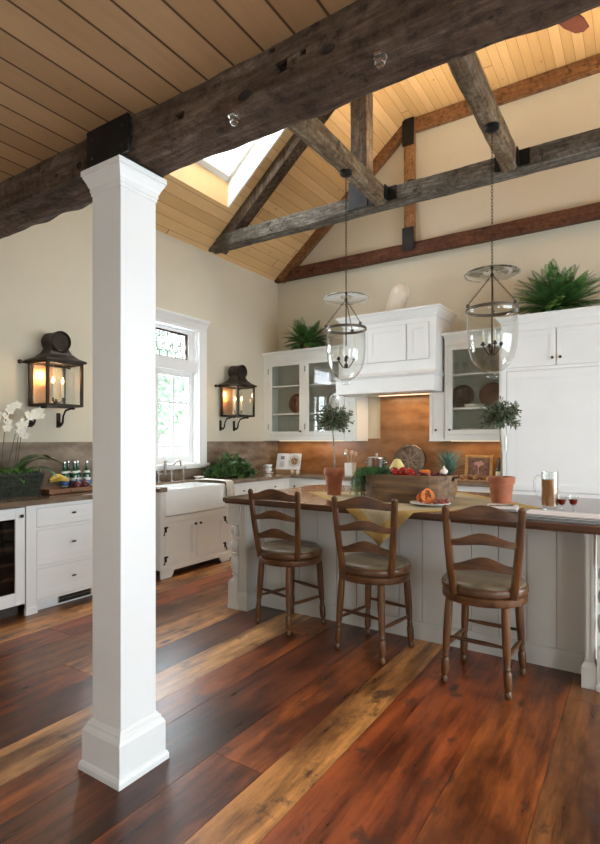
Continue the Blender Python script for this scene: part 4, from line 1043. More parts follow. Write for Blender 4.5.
# squash
sq_=thing('yellow_squash','pale yellow pear shaped squash standing behind the herbs','squash',at(-.12,.075,ZB),0)
build('flesh',MB().lathe([(.0001,0),(.035,.004),(.062,.03),(.070,.06),(.064,.09),(.048,.12),(.034,.145),(.024,.160),(.0001,.168)],18),'yellow',sq_,smooth='all'); build('stem',MB().tube([(0,0,.168),(.004,0,.19)],[.007,.004],6),'stemg',sq_)
def pepper(lx,ly,lz,m,label,r=.038,tilt=0,grp='red peppers in the trug'):
    t=thing('bell_pepper',label,'pepper',at(lx,ly,lz),random.uniform(0,6),grp)
    mb=MB(); pr=[(.0001,.12),(.3,.02),(.75,.0),(1,.35),(1.02,.8),(.95,1.3),(.75,1.62),(.35,1.68),(.0001,1.55)]
    mb.lathe([(a*r,b*r) for a,b in pr],20); mb.v=[(x*(1+.09*math.cos(4*math.atan2(y,x))),y*(1+.09*math.cos(4*math.atan2(y,x))),z) for x,y,z in mb.v]
    if tilt: mb.v=[tuple(Matrix.Rotation(tilt,3,'Y')@Vector(p)+Vector((0,0,r*.9))) for p in mb.v]
    build('flesh',mb,m,t,smooth='all')
    s=MB().tube([(0,0,1.55*r),(.004,0,1.55*r+.022)],[.006,.004],6)
    if tilt: s.v=[tuple(Matrix.Rotation(tilt,3,'Y')@Vector(p)+Vector((0,0,r*.9))) for p in s.v]
    build('stem',s,'stemg',t)
random.seed(5)
for i,(lx,ly,lz) in enumerate(((-.07,-.06,ZB+.025),(-.01,-.05,ZB+.03),(.045,-.07,ZB+.025))):
    pepper(lx,ly,lz,'red',['red pepper nearest the herbs in the trug','red pepper in the middle of the trug','red pepper beside the grapes in the trug'][i],.036,R(75))
pepper(.12,.03,ZB+.0,'orange','large orange pepper standing up in the trug',.052,0,'orange peppers in the trug')
pepper(.17,.045,ZB,'orange','smaller orange pepper tucked right of the large one',.035,0,'orange peppers in the trug')
def cluster(name,m,label,cat,pts,r,loc,grp=None,berry='berry'):
    t=thing(name,label,cat,loc,R(3),grp)
    for p in pts: build(berry,MB().ball(p,r,10,7),m,t,smooth='all')
random.seed(8)
def pile(n,rx,ry,r,z0,h):
    P=[]
    for i in range(n): P.append((random.uniform(-rx,rx),random.uniform(-ry,ry),z0+r+random.uniform(0,h)))
    return P
cluster('grape_bunch','grape','dark red grape bunch in front of the orange pepper','grapes',pile(22,.055,.03,.011,0,.065),.0115,at(.115,-.075,ZB))
cluster('grape_bunch','grape','dark red grape bunch at the right end of the trug','grapes',pile(22,.06,.035,.011,0,.06),.0115,at(.235,-.01,ZB))
def garlic(loc,label,r=.026,grp='garlic bulbs'):
    t=thing('garlic_bulb',label,'garlic',loc,0,grp)
    mb=MB().lathe([(.0001,0),(r*.8,.004),(r*1.08,r*.55),(r*.95,r*1.0),(r*.4,r*1.5),(r*.18,r*1.9),(r*.15,r*2.3)],18); mb.v=[(x*(1+.07*math.cos(7*math.atan2(y,x))),y*(1+.07*math.cos(7*math.atan2(y,x))),z) for x,y,z in mb.v]
    build('bulb',mb,'garlic',t,smooth='all'); build('root',MB().lathe([(.004,-.001),(.007,.004)],8),'board',t)
garlic(at(.29,-.06,ZB+.06),'pale garlic bulb at the right rim of the trug')
garlic(at(.265,.055,ZB+.06),'pale garlic bulb behind the right rim of the trug')
# pineapple behind trug
t=thing('pineapple','pineapple with blue green crown behind the right end of the trug','pineapple',(-1.33,4.34,ZI))
mb=MB().lathe([(.0001,0),(.045,.005),(.062,.04),(.066,.09),(.060,.14),(.045,.175),(.0001,.185)],28)
mb.v=[(x*(1+.05*math.sin(math.atan2(y,x)*9+z*90)*math.sin(math.atan2(y,x)*9-z*90)),y*(1+.05*math.sin(math.atan2(y,x)*9+z*90)*math.sin(math.atan2(y,x)*9-z*90)),z) for x,y,z in mb.v]
build('fruit',mb,'bun',t,smooth=30)
f=MB(); random.seed(2)
for k in range(64):
    a=k*2.4; q=k/64; el=R(20+62*q); h=Vector((math.cos(a),math.sin(a),0)); l=.10+.09*math.sin(PI*q*.8); p=Vector((0,0,.178+.03*q)); prev=p; w_=.011
    v=[];nseg=5; s=Vector((-h.y,h.x,0))
    for i in range(nseg+1):
        u=i/nseg; e=el-u*.7*(1-q*.6); nx=prev+(h*math.cos(e)+Vector((0,0,math.sin(e))))*l/nseg if i else prev; ww=w_*(1-u)**.7+.0005
        v+= [nx+s*ww,nx-s*ww]; prev=nx
    f.add(v,[(2*i,2*i+1,2*i+3,2*i+2) for i in range(nseg)])
f.xf(Matrix.Translation((0,0,.178))@Matrix.Scale(1.2,4)@Matrix.Translation((0,0,-.178)))
build('crown',f,mat('pineapple crown green',(.12,.20,.15),.5,var=.35,scale=20),t)
# plate with papaya and berries
PX,PY=-1.275,3.71
t=thing('serving_plate','white plate of cut papaya on the island behind the right stool','plate',(PX,PY,ZI)); build('dish',MB().lathe([(.0001,.004),(.07,.004),(.075,0),(.08,.004),(.12,.014),(.145,.018),(.147,.021),(.12,.019),(.08,.009),(.0001,.008)],36),'porcelain',t,smooth='all')
def papaya(loc,rot,label,S=1):
    t=thing('papaya_half',label,'papaya',loc,0,'cut papaya on the white plate'); n=22; m_=10; v=[];f=[]
    Rt=Matrix.Rotation(rot[2],4,'Z')@Matrix.Rotation(rot[0],4,'X')
    def rad(u): return .054*math.sin(PI*u)**.55*(1-.16*u)*S
    prof=[(rad(i/n),-.056*S+.115*S*i/n) for i in range(n+1)]
    v=[];f=[]
    for r_,z in prof:
        for k in range(m_+1): a=PI*k/m_; v.append((r_*math.cos(a),r_*math.sin(a),z))
    for i in range(n):
        for k in range(m_): a=i*(m_+1)+k; f.append((a,a+1,a+m_+2,a+m_+1))
    sk=MB(); sk.add(v,f,Rt); build('skin',sk,'orange',t,smooth='all')
    fl=MB(); fl.add([(s*r_*1.0,0,z) for s in (1,) for r_,z in prof]+[(-r_,0,z) for r_,z in reversed(prof)],[tuple(range(2*len(prof)))],Rt); build('flesh',fl,'papaya',t)
    se=MB()
    for k in range(34): u=random.uniform(.15,.85); se.ball((random.uniform(-.4,.4)*rad(u)*1.0,-.002,-.056*S+.115*S*u),.0042*S,6,4)
    se.xf(Rt); build('seeds',se,'seeds',t)
papaya((PX-.015,PY-.01,ZI+.066),(R(-18),0,R(30)),'papaya half with dark seeds propped up facing the stools',1.0)
papaya((PX-.085,PY+.045,ZI+.050),(R(-25),R(0),R(-10)),'papaya half lying behind the upright half on the plate',.8)
random.seed(9)
for i in range(8):
    x=PX+.055+.027*(i%4)-.01*(i//4); y=PY-.055+.035*(i//4)+.012*(i%2); t=thing('fig',['small russet fruit on the white plate right of the papaya']*8 and 'small russet fruit heaped right of the papaya on the plate','fruit',(x,y,ZI+.015+.010*(i%2)),random.random()*6,'russet fruits on the papaya plate')
    build('flesh',MB().lathe([(.0001,0),(.013,.002),(.0185,.013),(.016,.027),(.007,.033),(.0001,.034)],12),'fig',t,smooth='all'); build('stalk',MB().tube([(0,0,.031),(.001,0,.038)],.002,5),'stemg',t)
# beer jug, cordial glasses
JX,JY=-.51,3.90
t=thing('beer_pitcher','tall glass pitcher of amber beer with a glass handle','pitcher',(JX,JY,ZI-.006))
build('glass_wall',MB().lathe([(.0001,.001),(.048,.001),(.050,.008),(.040,.02),(.043,.028),(.052,.035),(.053,.25),(.0535,.262),(.051,.262),(.050,.25),(.0495,.034),(.0001,.03)],28,cap=False),'bell',t,smooth=40)
build('beer',MB().lathe([(.0001,.036),(.047,.036),(.0485,.05),(.0485,.212),(.0001,.213)],24),'amber',t,smooth=40)
build('handle',MB().tube([(-.048,-.01,.235),(-.075,-.02,.238),(-.092,-.025,.21),(-.092,-.025,.15),(-.080,-.02,.10),(-.060,-.012,.078),(-.049,-.008,.075)],.007,8),'bell',t,smooth='all')
build('stirrer',MB().tube([(.0,0,.05),(.048,.02,.30)],.0025,6),'glass',t)
for i,(x,y) in enumerate(((-.437,3.885),(-.372,3.93))):
    t=thing('cordial_glass',['small stemmed glass of red wine beside the beer pitcher','small stemmed glass of red wine farther right from the pitcher'][i],'glass',(x,y,ZI-.006),0,'small wine glasses on the island')
    build('bowl',MB().lathe([(.0001,.0),(.022,.001),(.022,.004),(.005,.008),(.004,.035),(.008,.042),(.020,.050),(.0285,.085),(.033,.112)],22,cap=False),'bell',t,smooth='all')
    build('wine',MB().lathe([(.0001,.045),(.014,.049),(.0195,.054),(.027,.085),(.0001,.086)],20),'wine',t,smooth=40)
# folded napkin stacks
def napkins(label,x,y,rz,L,W_,n,stripes):
    t=thing('napkin_stack',label,'napkins',(x,y,ZI-.006),rz)
    z=0
    for k in range(n):
        mb=MB(); h=.0075; ox=random.uniform(-.006,.006); oy=random.uniform(-.005,.005)
        mb.box(-L/2+ox,L/2+ox,-W_/2+oy,W_/2+oy,z,z+h); b_=build('napkin',mb,'linen' if k%2==0 or not stripes else 'linen',t,bevel=.003)
        if stripes:
            s=MB()
            for q in (-.42,-.1,.30): s.box(-L/2+ox+.001,L/2+ox-.001,W_*q+oy,W_*(q+.035)+oy,z+h,z+h+.0008)
            s.box(-L/2+ox+.002,L/2+ox-.002,-W_/2+oy-.0008,-W_/2+oy,z+.002,z+.005)
            build('stripe',s,'pinkstripe' if k>=n-1 else 'greystripe',b_)
        z+=h
random.seed(3)
napkins('stack of pink striped white napkins at the right end of the island',-.375,3.50,R(-2),.42,.20,5,True)
napkins('folded white napkins with dark stripes before the right terracotta pot',-.80,3.80,R(8),.20,.24,3,True)
for i,(dx,lab) in enumerate(((-.03,'brass fork lying on the folded white napkins'),(.02,'brass knife lying on the folded white napkins'))):
    mb=MB(); mb.tube([(-.09,0,.004),(.02,0,.005),(.09,0,.004)],[.004,.003,.006],6,flat=.5)
    solo(['fork','knife'][i],mb,'antique',lab,'cutlery',(-.80,3.79+dx,ZI-.006+.0245),R(40))
# ------------------------------------------------------------------ left counter
ZK=.9205
t=thing('orchid_planter','wire basket of moss with tall white orchids on the left counter','planter',(-4.47,2.36,ZK),R(90))
bw,bd,bhh=.25,.14,.19
build('moss_fill',MB().loft([(-bw*.88,bw*.88,-bd*.85,bd*.85,.01),(-bw,bw,-bd,bd,bhh-.01),(-bw*.9,bw*.9,-bd*.85,bd*.85,bhh+.02)]),'moss',t)
wr=MB()
def bp(u,s,z): k=.9+.12*z/bhh; return (u*bw*k,s*bd*k,z)
for z in (.005,.05,.10,.145,bhh):
    k=.9+.12*z/bhh; wr.tube([(-bw*k-.004,-bd*k-.004,z),(bw*k+.004,-bd*k-.004,z),(bw*k+.004,bd*k+.004,z),(-bw*k-.004,bd*k+.004,z)],.004 if z in (.005,bhh) else .002,5,True)
for i in range(19):
    u=-1+2*i/18
    for s in (-1.03,1.03):
        wr.tube([bp(u,s,.005),bp(max(-1,min(1,u+.25)),s,bhh)],.0018,4); wr.tube([bp(u,s,.005),bp(max(-1,min(1,u-.25)),s,bhh)],.0018,4)
for i in range(9):
    u=-1+2*i/8
    for s in (-1.02,1.02): wr.tube([(s*bw*.9,u*bd*.9,.005),(s*bw*1.02,u*bd,bhh)],.0018,4)
build('wire_basket',wr,'wicker',t)
random.seed(21)
lf=MB()
for (x,a,l,wd,el) in ((.12,R(-20),.40,.040,1.25),(.15,R(-50),.32,.045,.9),(.10,R(10),.42,.040,1.35),(.05,R(-35),.36,.042,1.4),(.02,R(-70),.2,.035,.6),(-.1,R(200),.25,.035,.8),(-.05,R(230),.22,.035,.6),(.16,R(-5),.20,.03,.2)):
    h=Vector((math.cos(a),math.sin(a),0)); s=Vector((-h.y,h.x,0)); prev=Vector((x,0,bhh)); v=[];n=10
    for i in range(n+1):
        u=i/n; e=el-u*1.9; nx=prev+(h*math.cos(e)+Vector((0,0,math.sin(e))))*l/n if i else prev; ww=wd*1.5*math.sin(PI*(u*.9+.08))**.6
        v+=[nx+s*ww+Vector((0,0,.008)),nx,nx-s*ww+Vector((0,0,.008))]; prev=nx
    for i in range(n): b0=i*3; lf.add(v[b0:b0+6],[(0,1,4,3),(1,2,5,4)])
build('leaves',lf,'orleaf',t,smooth='all')
mo=MB()
for k in range(420): leafquad(mo,(random.uniform(-bw,bw),random.uniform(-bd,bd),bhh),rdir(.1,1)+Vector((0,0,.3)),random.uniform(.03,.09),.004)
build('grass_tuft',mo,'herb',t)
for (x,y,hh,lean,bend) in ((-.16,.0,.66,-.05,.10),(-.03,.02,.68,.03,.10),(.05,-.03,.56,.04,.12),(.10,.03,.60,.06,.18),(.0,.0,.62,.12,.20),(-.10,.03,.60,.0,.06)):
    pts=[Vector((x+lean*q+bend*max(0,q-.6)**2*4,y-.05*q,bhh+hh*(q-.28*max(0,q-.65)**2*4))) for q in [i/14 for i in range(15)]]
    st=build('flower_stem',MB().tube(pts,.003,5),'stemg',t,smooth='all')
    pm=MB()
    for q in range(8,15):
        c0=pts[q]+Vector((random.uniform(-.02,.02),random.uniform(-.03,.0),random.uniform(-.015,.015))); fn=Vector((random.uniform(-.5,.5),-1,random.uniform(-.2,.4))).normalized()
        s=fn.cross(Vector((0,0,1))).normalized(); u_=s.cross(fn)
        if random.random()<.2: continue
        for k in range(5):
            a=2*PI*k/5+PI/2; d=s*math.cos(a)+u_*math.sin(a); sd=fn.cross(d); L_=.044 if k in (1,4) else .040; wd=.021 if k in (1,4) else .015
            pm.add([c0,c0+d*L_*.5+sd*wd,c0+d*L_+fn*.004,c0+d*L_*.5-sd*wd],[(0,1,2,3)])
        pm.ball(c0+fn*.004,.006,6,4)
    build('blossoms',pm,'petal',st)
# fruit tray
TXc,TYc=-4.46,2.90
t=thing('fruit_tray','reddish wood tray of fruit on the left counter','tray',(TXc,TYc,ZK),R(90))
mb=MB(); a,b=.25,.15; mb.box(-a,a,-b,b,.006,.016); mb.box(-a,a,-b,-b+.012,.006,.045); mb.box(-a,a,b-.012,b,.006,.045); mb.box(-a,-a+.012,-b,b,.006,.045); mb.box(a-.012,a,-b,b,.006,.045); mb.box(-a+.02,-a+.05,-b,b,0,.006); mb.box(a-.05,a-.02,-b,b,0,.006)
build('tray_body',mb,'redwood',t,bevel=.002)
for s in (-1,1): build('handle',MB().tube([(s*.05,-b-.002,.03),(s*.05,-b-.022,.02),(s*-.05,-b-.022,.02),(s*-.05,-b-.002,.03)] if s>0 else [(a,-.04,.03),(a+.02,-.03,.035),(a+.02,.03,.035),(a,.04,.03)],.004,6),'antique',t)
def onT(lx,ly,lz): return (TXc-ly,TYc+lx,ZK+lz)
for i in range(4):
    mb=MB(); pts=[];rr=[]
    for k in range(13):
        q=k/12; an=R(-60+125*q); pts.append((.085*math.sin(an)-.01*i,-.02+.014*i-.0*q,.018+.02+.075*(1-math.cos(an))*-.55+.055+.006*i)); rr.append([.005,.008,.013,.016,.0175,.018,.018,.018,.017,.015,.012,.007,.005][k])
    t=thing('banana','yellow banana resting on the tray, one of the bunch','banana',onT(-.06,.02-.028*i+.02,0),R(90+8*i),'bananas on the fruit tray')
    BS=Matrix.Scale(1.35,4); build('flesh',MB().tube(pts,rr,10).xf(BS),'banana',t,smooth='all'); build('tip',MB().ball(pts[0],.006,6,4).xf(BS),'stemg',t)
for i,(lx,ly) in enumerate(((.065,-.075),(.155,-.06))):
    t=thing('pomegranate',['dark red pomegranate next to the bananas','dark red pomegranate at the right end of the tray'][i],'pomegranate',onT(lx,ly,.0165),0,'pomegranates on the fruit tray')
    build('flesh',MB().lathe([(.0001,0),(.02,.002),(.040,.02),(.046,.042),(.040,.066),(.022,.08),(.010,.083)],20),'pome',t,smooth='all'); build('calyx',MB().lathe([(.010,.081),(.008,.090),(.013,.100)],6,cap=False),'pome',t)
random.seed(4)
for i in range(9):
    lx=-.20+.022*(i%5); ly=-.11+.02*(i//5)
    solo('small_fruit',MB().ball((0,0,.010),.0105,10,7,(1.15,1,.9)),'grapeg','small mauve fruit at the left end of the tray','fruit',onT(lx,ly,.0165),0,'small mauve fruits on the tray',smooth='all')
# water bottles
def bottle(loc,label,h=.27,m='gbottle',grp=None,r=.036,lab=True):
    t=thing('water_bottle' if m=='gbottle' else 'wine_bottle',label,'bottle',loc,0,grp)
    build('glass_body',MB().lathe([(.0001,.002),(r*.9,0),(r,.006),(r,h*.48),(r*.92,h*.56),(r*.55,h*.68),(r*.38,h*.78),(r*.34,h*.95),(r*.4,h*.955),(r*.4,h*.985),(.0001,h*.985)],22),m,t,smooth=40)
    build('cap',MB().lathe([(r*.43,h*.94),(r*.43,h),(.0001,h)],14),'steel' if m=='gbottle' else 'iron',t,smooth=40)
    if m=='gbottle':
        build('label',MB().lathe([(r*1.01,h*.12),(r*1.015,h*.14),(r*1.015,h*.40),(r*1.01,h*.42)],22,cap=False),'label_w',t,smooth=60,label='white paper label with a blue band')
        build('label_band',MB().lathe([(r*1.022,h*.16),(r*1.022,h*.33)],22,cap=False),'label_b',t,smooth=60)
        build('neck_label',MB().lathe([(r*.86,h*.585),(r*.62,h*.66)],22,cap=False),'label_w',t,smooth=60)
    else: build('label',MB().lathe([(r*1.01,h*.15),(r*1.01,h*.40)],22,cap=False),mat('cream wine label',(.75,.68,.5),.6),t,smooth=60)
for i,(x,y,l) in enumerate(((-4.60,2.98,'green water bottle at the left of the group behind the fruit tray'),(-4.66,3.06,'green water bottle against the backsplash, at the back of the group'),(-4.58,3.075,'green water bottle standing in the middle of the group'),(-4.66,3.16,'green water bottle behind the right pomegranate'),(-4.57,3.20,'green water bottle at the right end of the group'))):
    bottle((x,y,ZK),l,.275,'gbottle','green water bottles on the left counter')
t=thing('bread_roll','white floured roll beside the bottles behind the tray','bread',(-4.47,3.215,ZK)); build('crumb',MB().ball((0,0,.03),.045,14,8,(1,1,.65)),'linen',t,smooth='all')
# faucet + soap
t=thing('bridge_faucet','pewter bridge faucet with curved spout behind the sink','faucet',(-4.63,4.27,ZK),R(90))
mb=MB()
for s in (-.10,.10): mb.lathe([(.024,0),(.024,.008),(.013,.014),(.013,.07),(.02,.075),(.02,.10),(.010,.11),(.010,.125)],16,(s,0,0))
mb.tube([(-.10,0,.085),(.10,0,.085)],.010,8); mb.lathe([(.014,.07),(.014,.22),(.018,.225),(.018,.24),(.006,.25),(.006,.262)],16,(0,0,0))
build('body',mb,'pewter',t,smooth=40)
build('spout',MB().tube([(0,0,.20),(0.0,-.04,.205),(0,-.09,.195),(0,-.14,.20),(0,-.19,.235),(0,-.225,.25),(0,-.25,.235),(0,-.255,.20),(0,-.255,.185)],.010,10),'pewter',t,smooth='all')
for s in (-.10,.10): build('cross_handle',MB().tube([(s-.035,0,.128),(s+.035,0,.128)],.006,8).tube([(s,-.035,.128),(s,.035,.128)],.006,8).ball((s,0,.13),.012),'pewter',t,smooth='all')
t=thing('side_spray','small pewter side spray on the worktop right of the faucet','sprayer',(-4.63,4.56,ZK)); build('stand',MB().lathe([(.022,0),(.022,.008),(.012,.014),(.012,.06),(.016,.07),(.018,.10),(.010,.14),(.0001,.145)],16),'pewter',t,smooth=40)
build('lever',MB().tube([(0,0,.12),(.04,0,.16)],.005,6),'pewter',t)
t=thing('soap_dish','small white soap dish beside the sink','dish',(-4.56,4.76,ZK)); build('dish',MB().lathe([(.0001,.004),(.03,.0),(.05,.018),(.07,.03),(.068,.032),(.045,.02),(.0001,.01)],20),'porcelain',t,smooth='all'); build('soap',MB().ball((0,0,.024),.03,12,6,(1,.7,.4)),'cream',t,smooth='all')
# towel over right edge of the sink
mb=MB(); mb.uv=None; v=[];f=[]; n=14; path=[(-4.47,.925),(-4.30,.926),(-4.15,.926),(-4.04,.926),(-4.003,.918),(-3.993,.89),(-3.99,.83),(-3.988,.77),(-3.986,.72)]
for i,(x,z) in enumerate(path):
    for j in range(n+1):
        q=j/n; y=4.61+.13*q*(1 if i>3 else 1.3)+(0 if i>3 else -.02); wv=(.010*math.sin(q*14)+.010)*(max(0,i-4)/4+.05); v.append((x+(wv if i>3 else 0),y,z+(0.004*math.sin(q*9+i) if i<4 else .0)+ (.004 if i<4 else 0)))
for i in range(len(path)-1):
    for j in range(n): a=i*(n+1)+j; f.append((a,a+1,a+n+2,a+n+1))
mb.add(v,f); solo('dish_towel',mb,'sinktowel','grey beige linen towel draped over the worktop edge beside the sink','towel',smooth='all',solid=.003)
# heap of greens
random.seed(31)
def heap(label,x,y,rx,ry,h,n,m='herb',leaf=.05):
    f=MB()
    for k in range(n):
        a=random.uniform(0,2*PI); r_=math.sqrt(random.random()); z=h*(1-r_**1.6)*random.uniform(.2,1)*(.65+.7*abs(math.sin(a*2.3+1)))+.012
        p=Vector((rx*r_*math.cos(a),ry*r_*math.sin(a),z)); d=Vector((math.cos(a),math.sin(a),random.uniform(-.2,.9)))+rdir(-.4,1)*.9; l=leaf*random.uniform(.6,1.3)
        if p.z+d.normalized().z*l<.005: d.z=abs(d.z)
        leafquad(f,p,d,l,l*.28,cup=.1)
    return solo('salad_greens',f,m,label,'greens',(x,y,ZK))
heap('heap of leafy green lettuce and herbs on the worktop right of the sink',-4.46,5.24,.16,.40,.21,1150,'salad',.085)
# cookbook on stand, cups, eggs
t=thing('cookbook','open cookbook with a food picture leaning on its stand','cookbook',(-4.33,6.36,ZK),R(12))
lean=Matrix.Translation((0,0,.045))@Matrix.Rotation(R(-18),4,'X')
for s in (-1,1):
    v=[];n=8
    pg=MB(); pts=[]
    for i in range(n+1): u=i/n; pts.append((s*.19*u,-.012*math.sin(PI*u)**.8-.002+.0))
    outl=pts+[(s*.19,.008),(0,.008)]
    pg.prism(outl,0,.245,'z',lean); p_=build('pages',pg,'paper',t)
    if s>0:
        r_=MB(); r_.lathe([(.092,0),(.092,.002),(.0001,.002)],28,mt=lean@Matrix.Translation((.098,-.017,.125))@Matrix.Rotation(R(90),4,'X')); q_=build('printed_plate',r_,'plate_p',p_)
        r_=MB(); r_.lathe([(.055,0),(.055,.001),(.0001,.001)],20,mt=lean@Matrix.Translation((.098,-.0195,.125))@Matrix.Rotation(R(90),4,'X')); q_=build('printed_food',r_,'food',p_)
    else:
        r_=MB(); r_.box(-.125,-.065,-.0165,-.015,.15,.20); r_.xf(lean); build('printed_photo',r_,'ink',p_)
        r_=MB()
        for k in range(7): r_.box(-.13,-.06,-.0165,-.0155,.04+.013*k,.044+.013*k)
        r_.xf(lean); build('printed_text',r_,'ink',p_)
build('cover',MB().box(-.195,.195,.009,.013,-.003,.248).xf(lean),'redwood',t)
t=thing('book_stand','low wooden stand holding the open cookbook','book stand',(-4.33,6.36,ZK),R(12)); mb=MB(); mb.box(-.16,.16,-.06,.10,0,.012); mb.box(-.16,.16,-.06,-.045,.012,.05); build('base',mb,'board',t); build('back_rest',MB().box(-.14,.14,.016,.028,0,.2).xf(lean),'board',t)
for i,z in enumerate((0,.055)):
    t=thing('cup',['lower white cup of the stack left of the cookbook','upper white cup of the stack left of the cookbook'][i],'cup',(-4.50,6.12,ZK+.012+z),R(30),'white cups stacked beside the cookbook')
    build('bowl',MB().lathe([(.0001,.002),(.025,0),(.03,.006),(.048,.03),(.053,.058),(.050,.058),(.044,.03),(.0001,.01)],24),'porcelain',t,smooth='all'); build('handle',MB().tube([(-.045,0,.045),(-.07,0,.045),(-.072,0,.025),(-.04,0,.018)],.004,6),'porcelain',t,smooth='all')
t=thing('saucer','white saucer under the stacked cups','saucer',(-4.50,6.12,ZK)); build('dish',MB().lathe([(.0001,.004),(.04,0),(.075,.012),(.074,.014),(.04,.006),(.0001,.006)],24),'porcelain',t,smooth='all')
for i,(x,y) in enumerate(((-4.13,6.18),(-4.06,6.22),(-4.02,6.15))): solo('egg',MB().ball((0,0,.028),.024,14,9,(1,1,1.2)),'garlic',['pale egg nearest the cookbook on the corner worktop','pale egg in the middle of the three','pale egg farthest right of the cookbook'][i],'egg',(x,y,ZK),0,'eggs beside the cookbook',smooth='all')
# utensil crock
t=thing('utensil_crock','square white crock of wooden spoons left of the range','crock',(-3.29,6.34,ZK)); mb=MB()
mb.loft([(-.055,.055,-.055,.055,0),(-.06,.06,-.06,.06,.17),(-.052,.052,-.052,.052,.17),(-.05,.05,-.05,.05,.12)]); build('jar',mb,'crock',t,bevel=.006)
random.seed(12)
for i in range(5):
    a=2*PI*i/5+.3; dx,dy=math.cos(a),math.sin(a); top=Vector((dx*.07,dy*.05,.27+.02*(i%3))); sp_=thing('spoon',['wooden spoon leaning in the white crock']*5 and 'utensil standing in the white crock','utensil',(-3.29,6.34,ZK+.121),0,'utensils in the white crock')
    top=top-Vector((0,0,.121)); mm='spoon' if i%2==0 else 'steel'
    build('handle',MB().tube([(dx*.02,dy*.02,.002),top],.004,6),mm,sp_); build('bowl',MB().ball(top+Vector((dx*.01,dy*.01,.02)),.028,10,6,(.9,.35,1.2)),mm,sp_,smooth='all')
# stock pot on the range
t=thing('stock_pot','tall stainless stock pot with lid on the range','pot',(-2.80,6.12,.926)); 
build('pot_body',MB().lathe([(.0001,0),(.112,0),(.115,.006),(.115,.24),(.119,.245),(.112,.245),(.0001,.24)],36),'steel',t,smooth=40); build('lid',MB().lathe([(.12,.246),(.12,.252),(.09,.262),(.03,.27),(.0001,.271)],36),'steel',t,smooth=40); build('lid_knob',MB().lathe([(.006,.27),(.008,.285),(.022,.292),(.022,.30),(.0001,.303)],16),'steel',t,smooth=40)
for s in (-1,1): build('handle',MB().tube([(s*.113,-.04,.19),(s*.15,-.035,.195),(s*.155,0,.195),(s*.15,.035,.195),(s*.113,.04,.19)],.006,8),'steel',t,smooth='all')
# towel on range rail (blue white) 
# round wooden board leaning on backsplash
t=thing('round_platter','large round carved wood platter leaning on the backsplash behind the range','platter',(-2.53,6.50,.926)); T=Matrix.Rotation(R(-14),4,'X')@Matrix.Translation((0,0,.215))@Matrix.Rotation(R(90),4,'X')
build('disc',MB().lathe([(.0001,.0),(.17,.0),(.21,-.012),(.215,-.008),(.215,.004),(.20,.012),(.17,.008),(.0001,.008)],44,mt=T),'taupeplate',t,smooth=30); 
pt=[T@Vector((.212*math.cos(q),.212*math.sin(q),.0)) for q in [2*PI*i/40 for i in range(40)]]; build('rim',MB().tube(pt,.008,6,True),'iron',t,smooth='all')
g=MB()
for k in range(8): a=k*PI/4; g.tube([T@Vector((.02*math.cos(a),.02*math.sin(a),.010)),T@Vector((.15*math.cos(a),.15*math.sin(a),.010))],.004,5)
build('carved_rays',g,'bark',t)
t=thing('oil_cruet','small glass oil cruet standing in front of the round platter','bottle',(-2.62,6.28,.926)); build('glass_body',MB().lathe([(.0001,0),(.032,0),(.034,.01),(.030,.08),(.012,.115),(.010,.15),(.014,.155)],18),'bell',t,smooth='all'); build('stopper',MB().ball((0,0,.168),.014,10,6),'porcelain',t,smooth='all')
# picture, bottle, buns on the right worktop
t=thing('picture_frame','gilt framed painting of a pink flower leaning by the refrigerator','picture',(-1.64,6.50,ZK)); T=Matrix.Rotation(R(-10),4,'X'); mb=MB(); a,H=.165,.30
mb.box(-a,a,0,.022,0,.035); mb.box(-a,a,0,.022,H-.035,H); mb.box(-a,-a+.035,0,.022,0,H); mb.box(a-.035,a,0,.022,0,H); mb.box(-a+.006,a-.006,-.006,0,.008,.022); mb.box(-a+.006,a-.006,-.006,0,H-.022,H-.008); mb.box(-a+.008,-a+.022,-.006,0,.01,H-.01); mb.box(a-.022,a-.008,-.006,0,.01,H-.01)
mb.xf(T); build('frame',mb,'gold',t); c_=build('painting',MB().box(-a+.035,a-.035,.008,.014,.035,H-.035).xf(T),'canvas',t)
fl=MB()
for (x,z,r_) in ((-.015,.20,.022),(.02,.215,.02),(-.045,.195,.02),(.045,.195,.018),(.0,.175,.022),(.02,.19,.016)): fl.lathe([(r_,0),(r_,.001),(.0001,.001)],14,mt=T@Matrix.Translation((x,.0075,z))@Matrix.Rotation(R(90),4,'X'))
fl.box(-.004,.006,.006,.0075,.06,.17); fl.v=[tuple(p) for p in fl.v]; build('painted_flower',fl,'canvas_p',c_)
bottle((-1.40,6.50,ZK),'dark wine bottle with cream label beside the gilt picture',.27,'dbottle',None,.036)
t=thing('bread_board','wooden board of crusty rolls in front of the gilt picture','board',(-1.62,6.24,ZK)); build('plank',MB().box(-.27,.22,-.10,.10,0,.016),'board',t,bevel=.004); build('board_handle',MB().box(.22,.30,-.02,.02,0,.016),'board',t)
for i,(x,y,r_) in enumerate(((-.22,0,.035),(-.12,-.03,.04),(-.05,.02,.042),(.03,-.03,.042),(.10,.0,.036))): 
    t=thing('bread_roll','brown crusty bread roll on the board before the gilt picture','bread',(-1.62+x,6.24+y,ZK+.016),i,'crusty rolls on the board'); build('crust',MB().ball((0,0,r_*.72),r_,14,8,(1.15,.9,.75)),'bun',t,smooth='all')
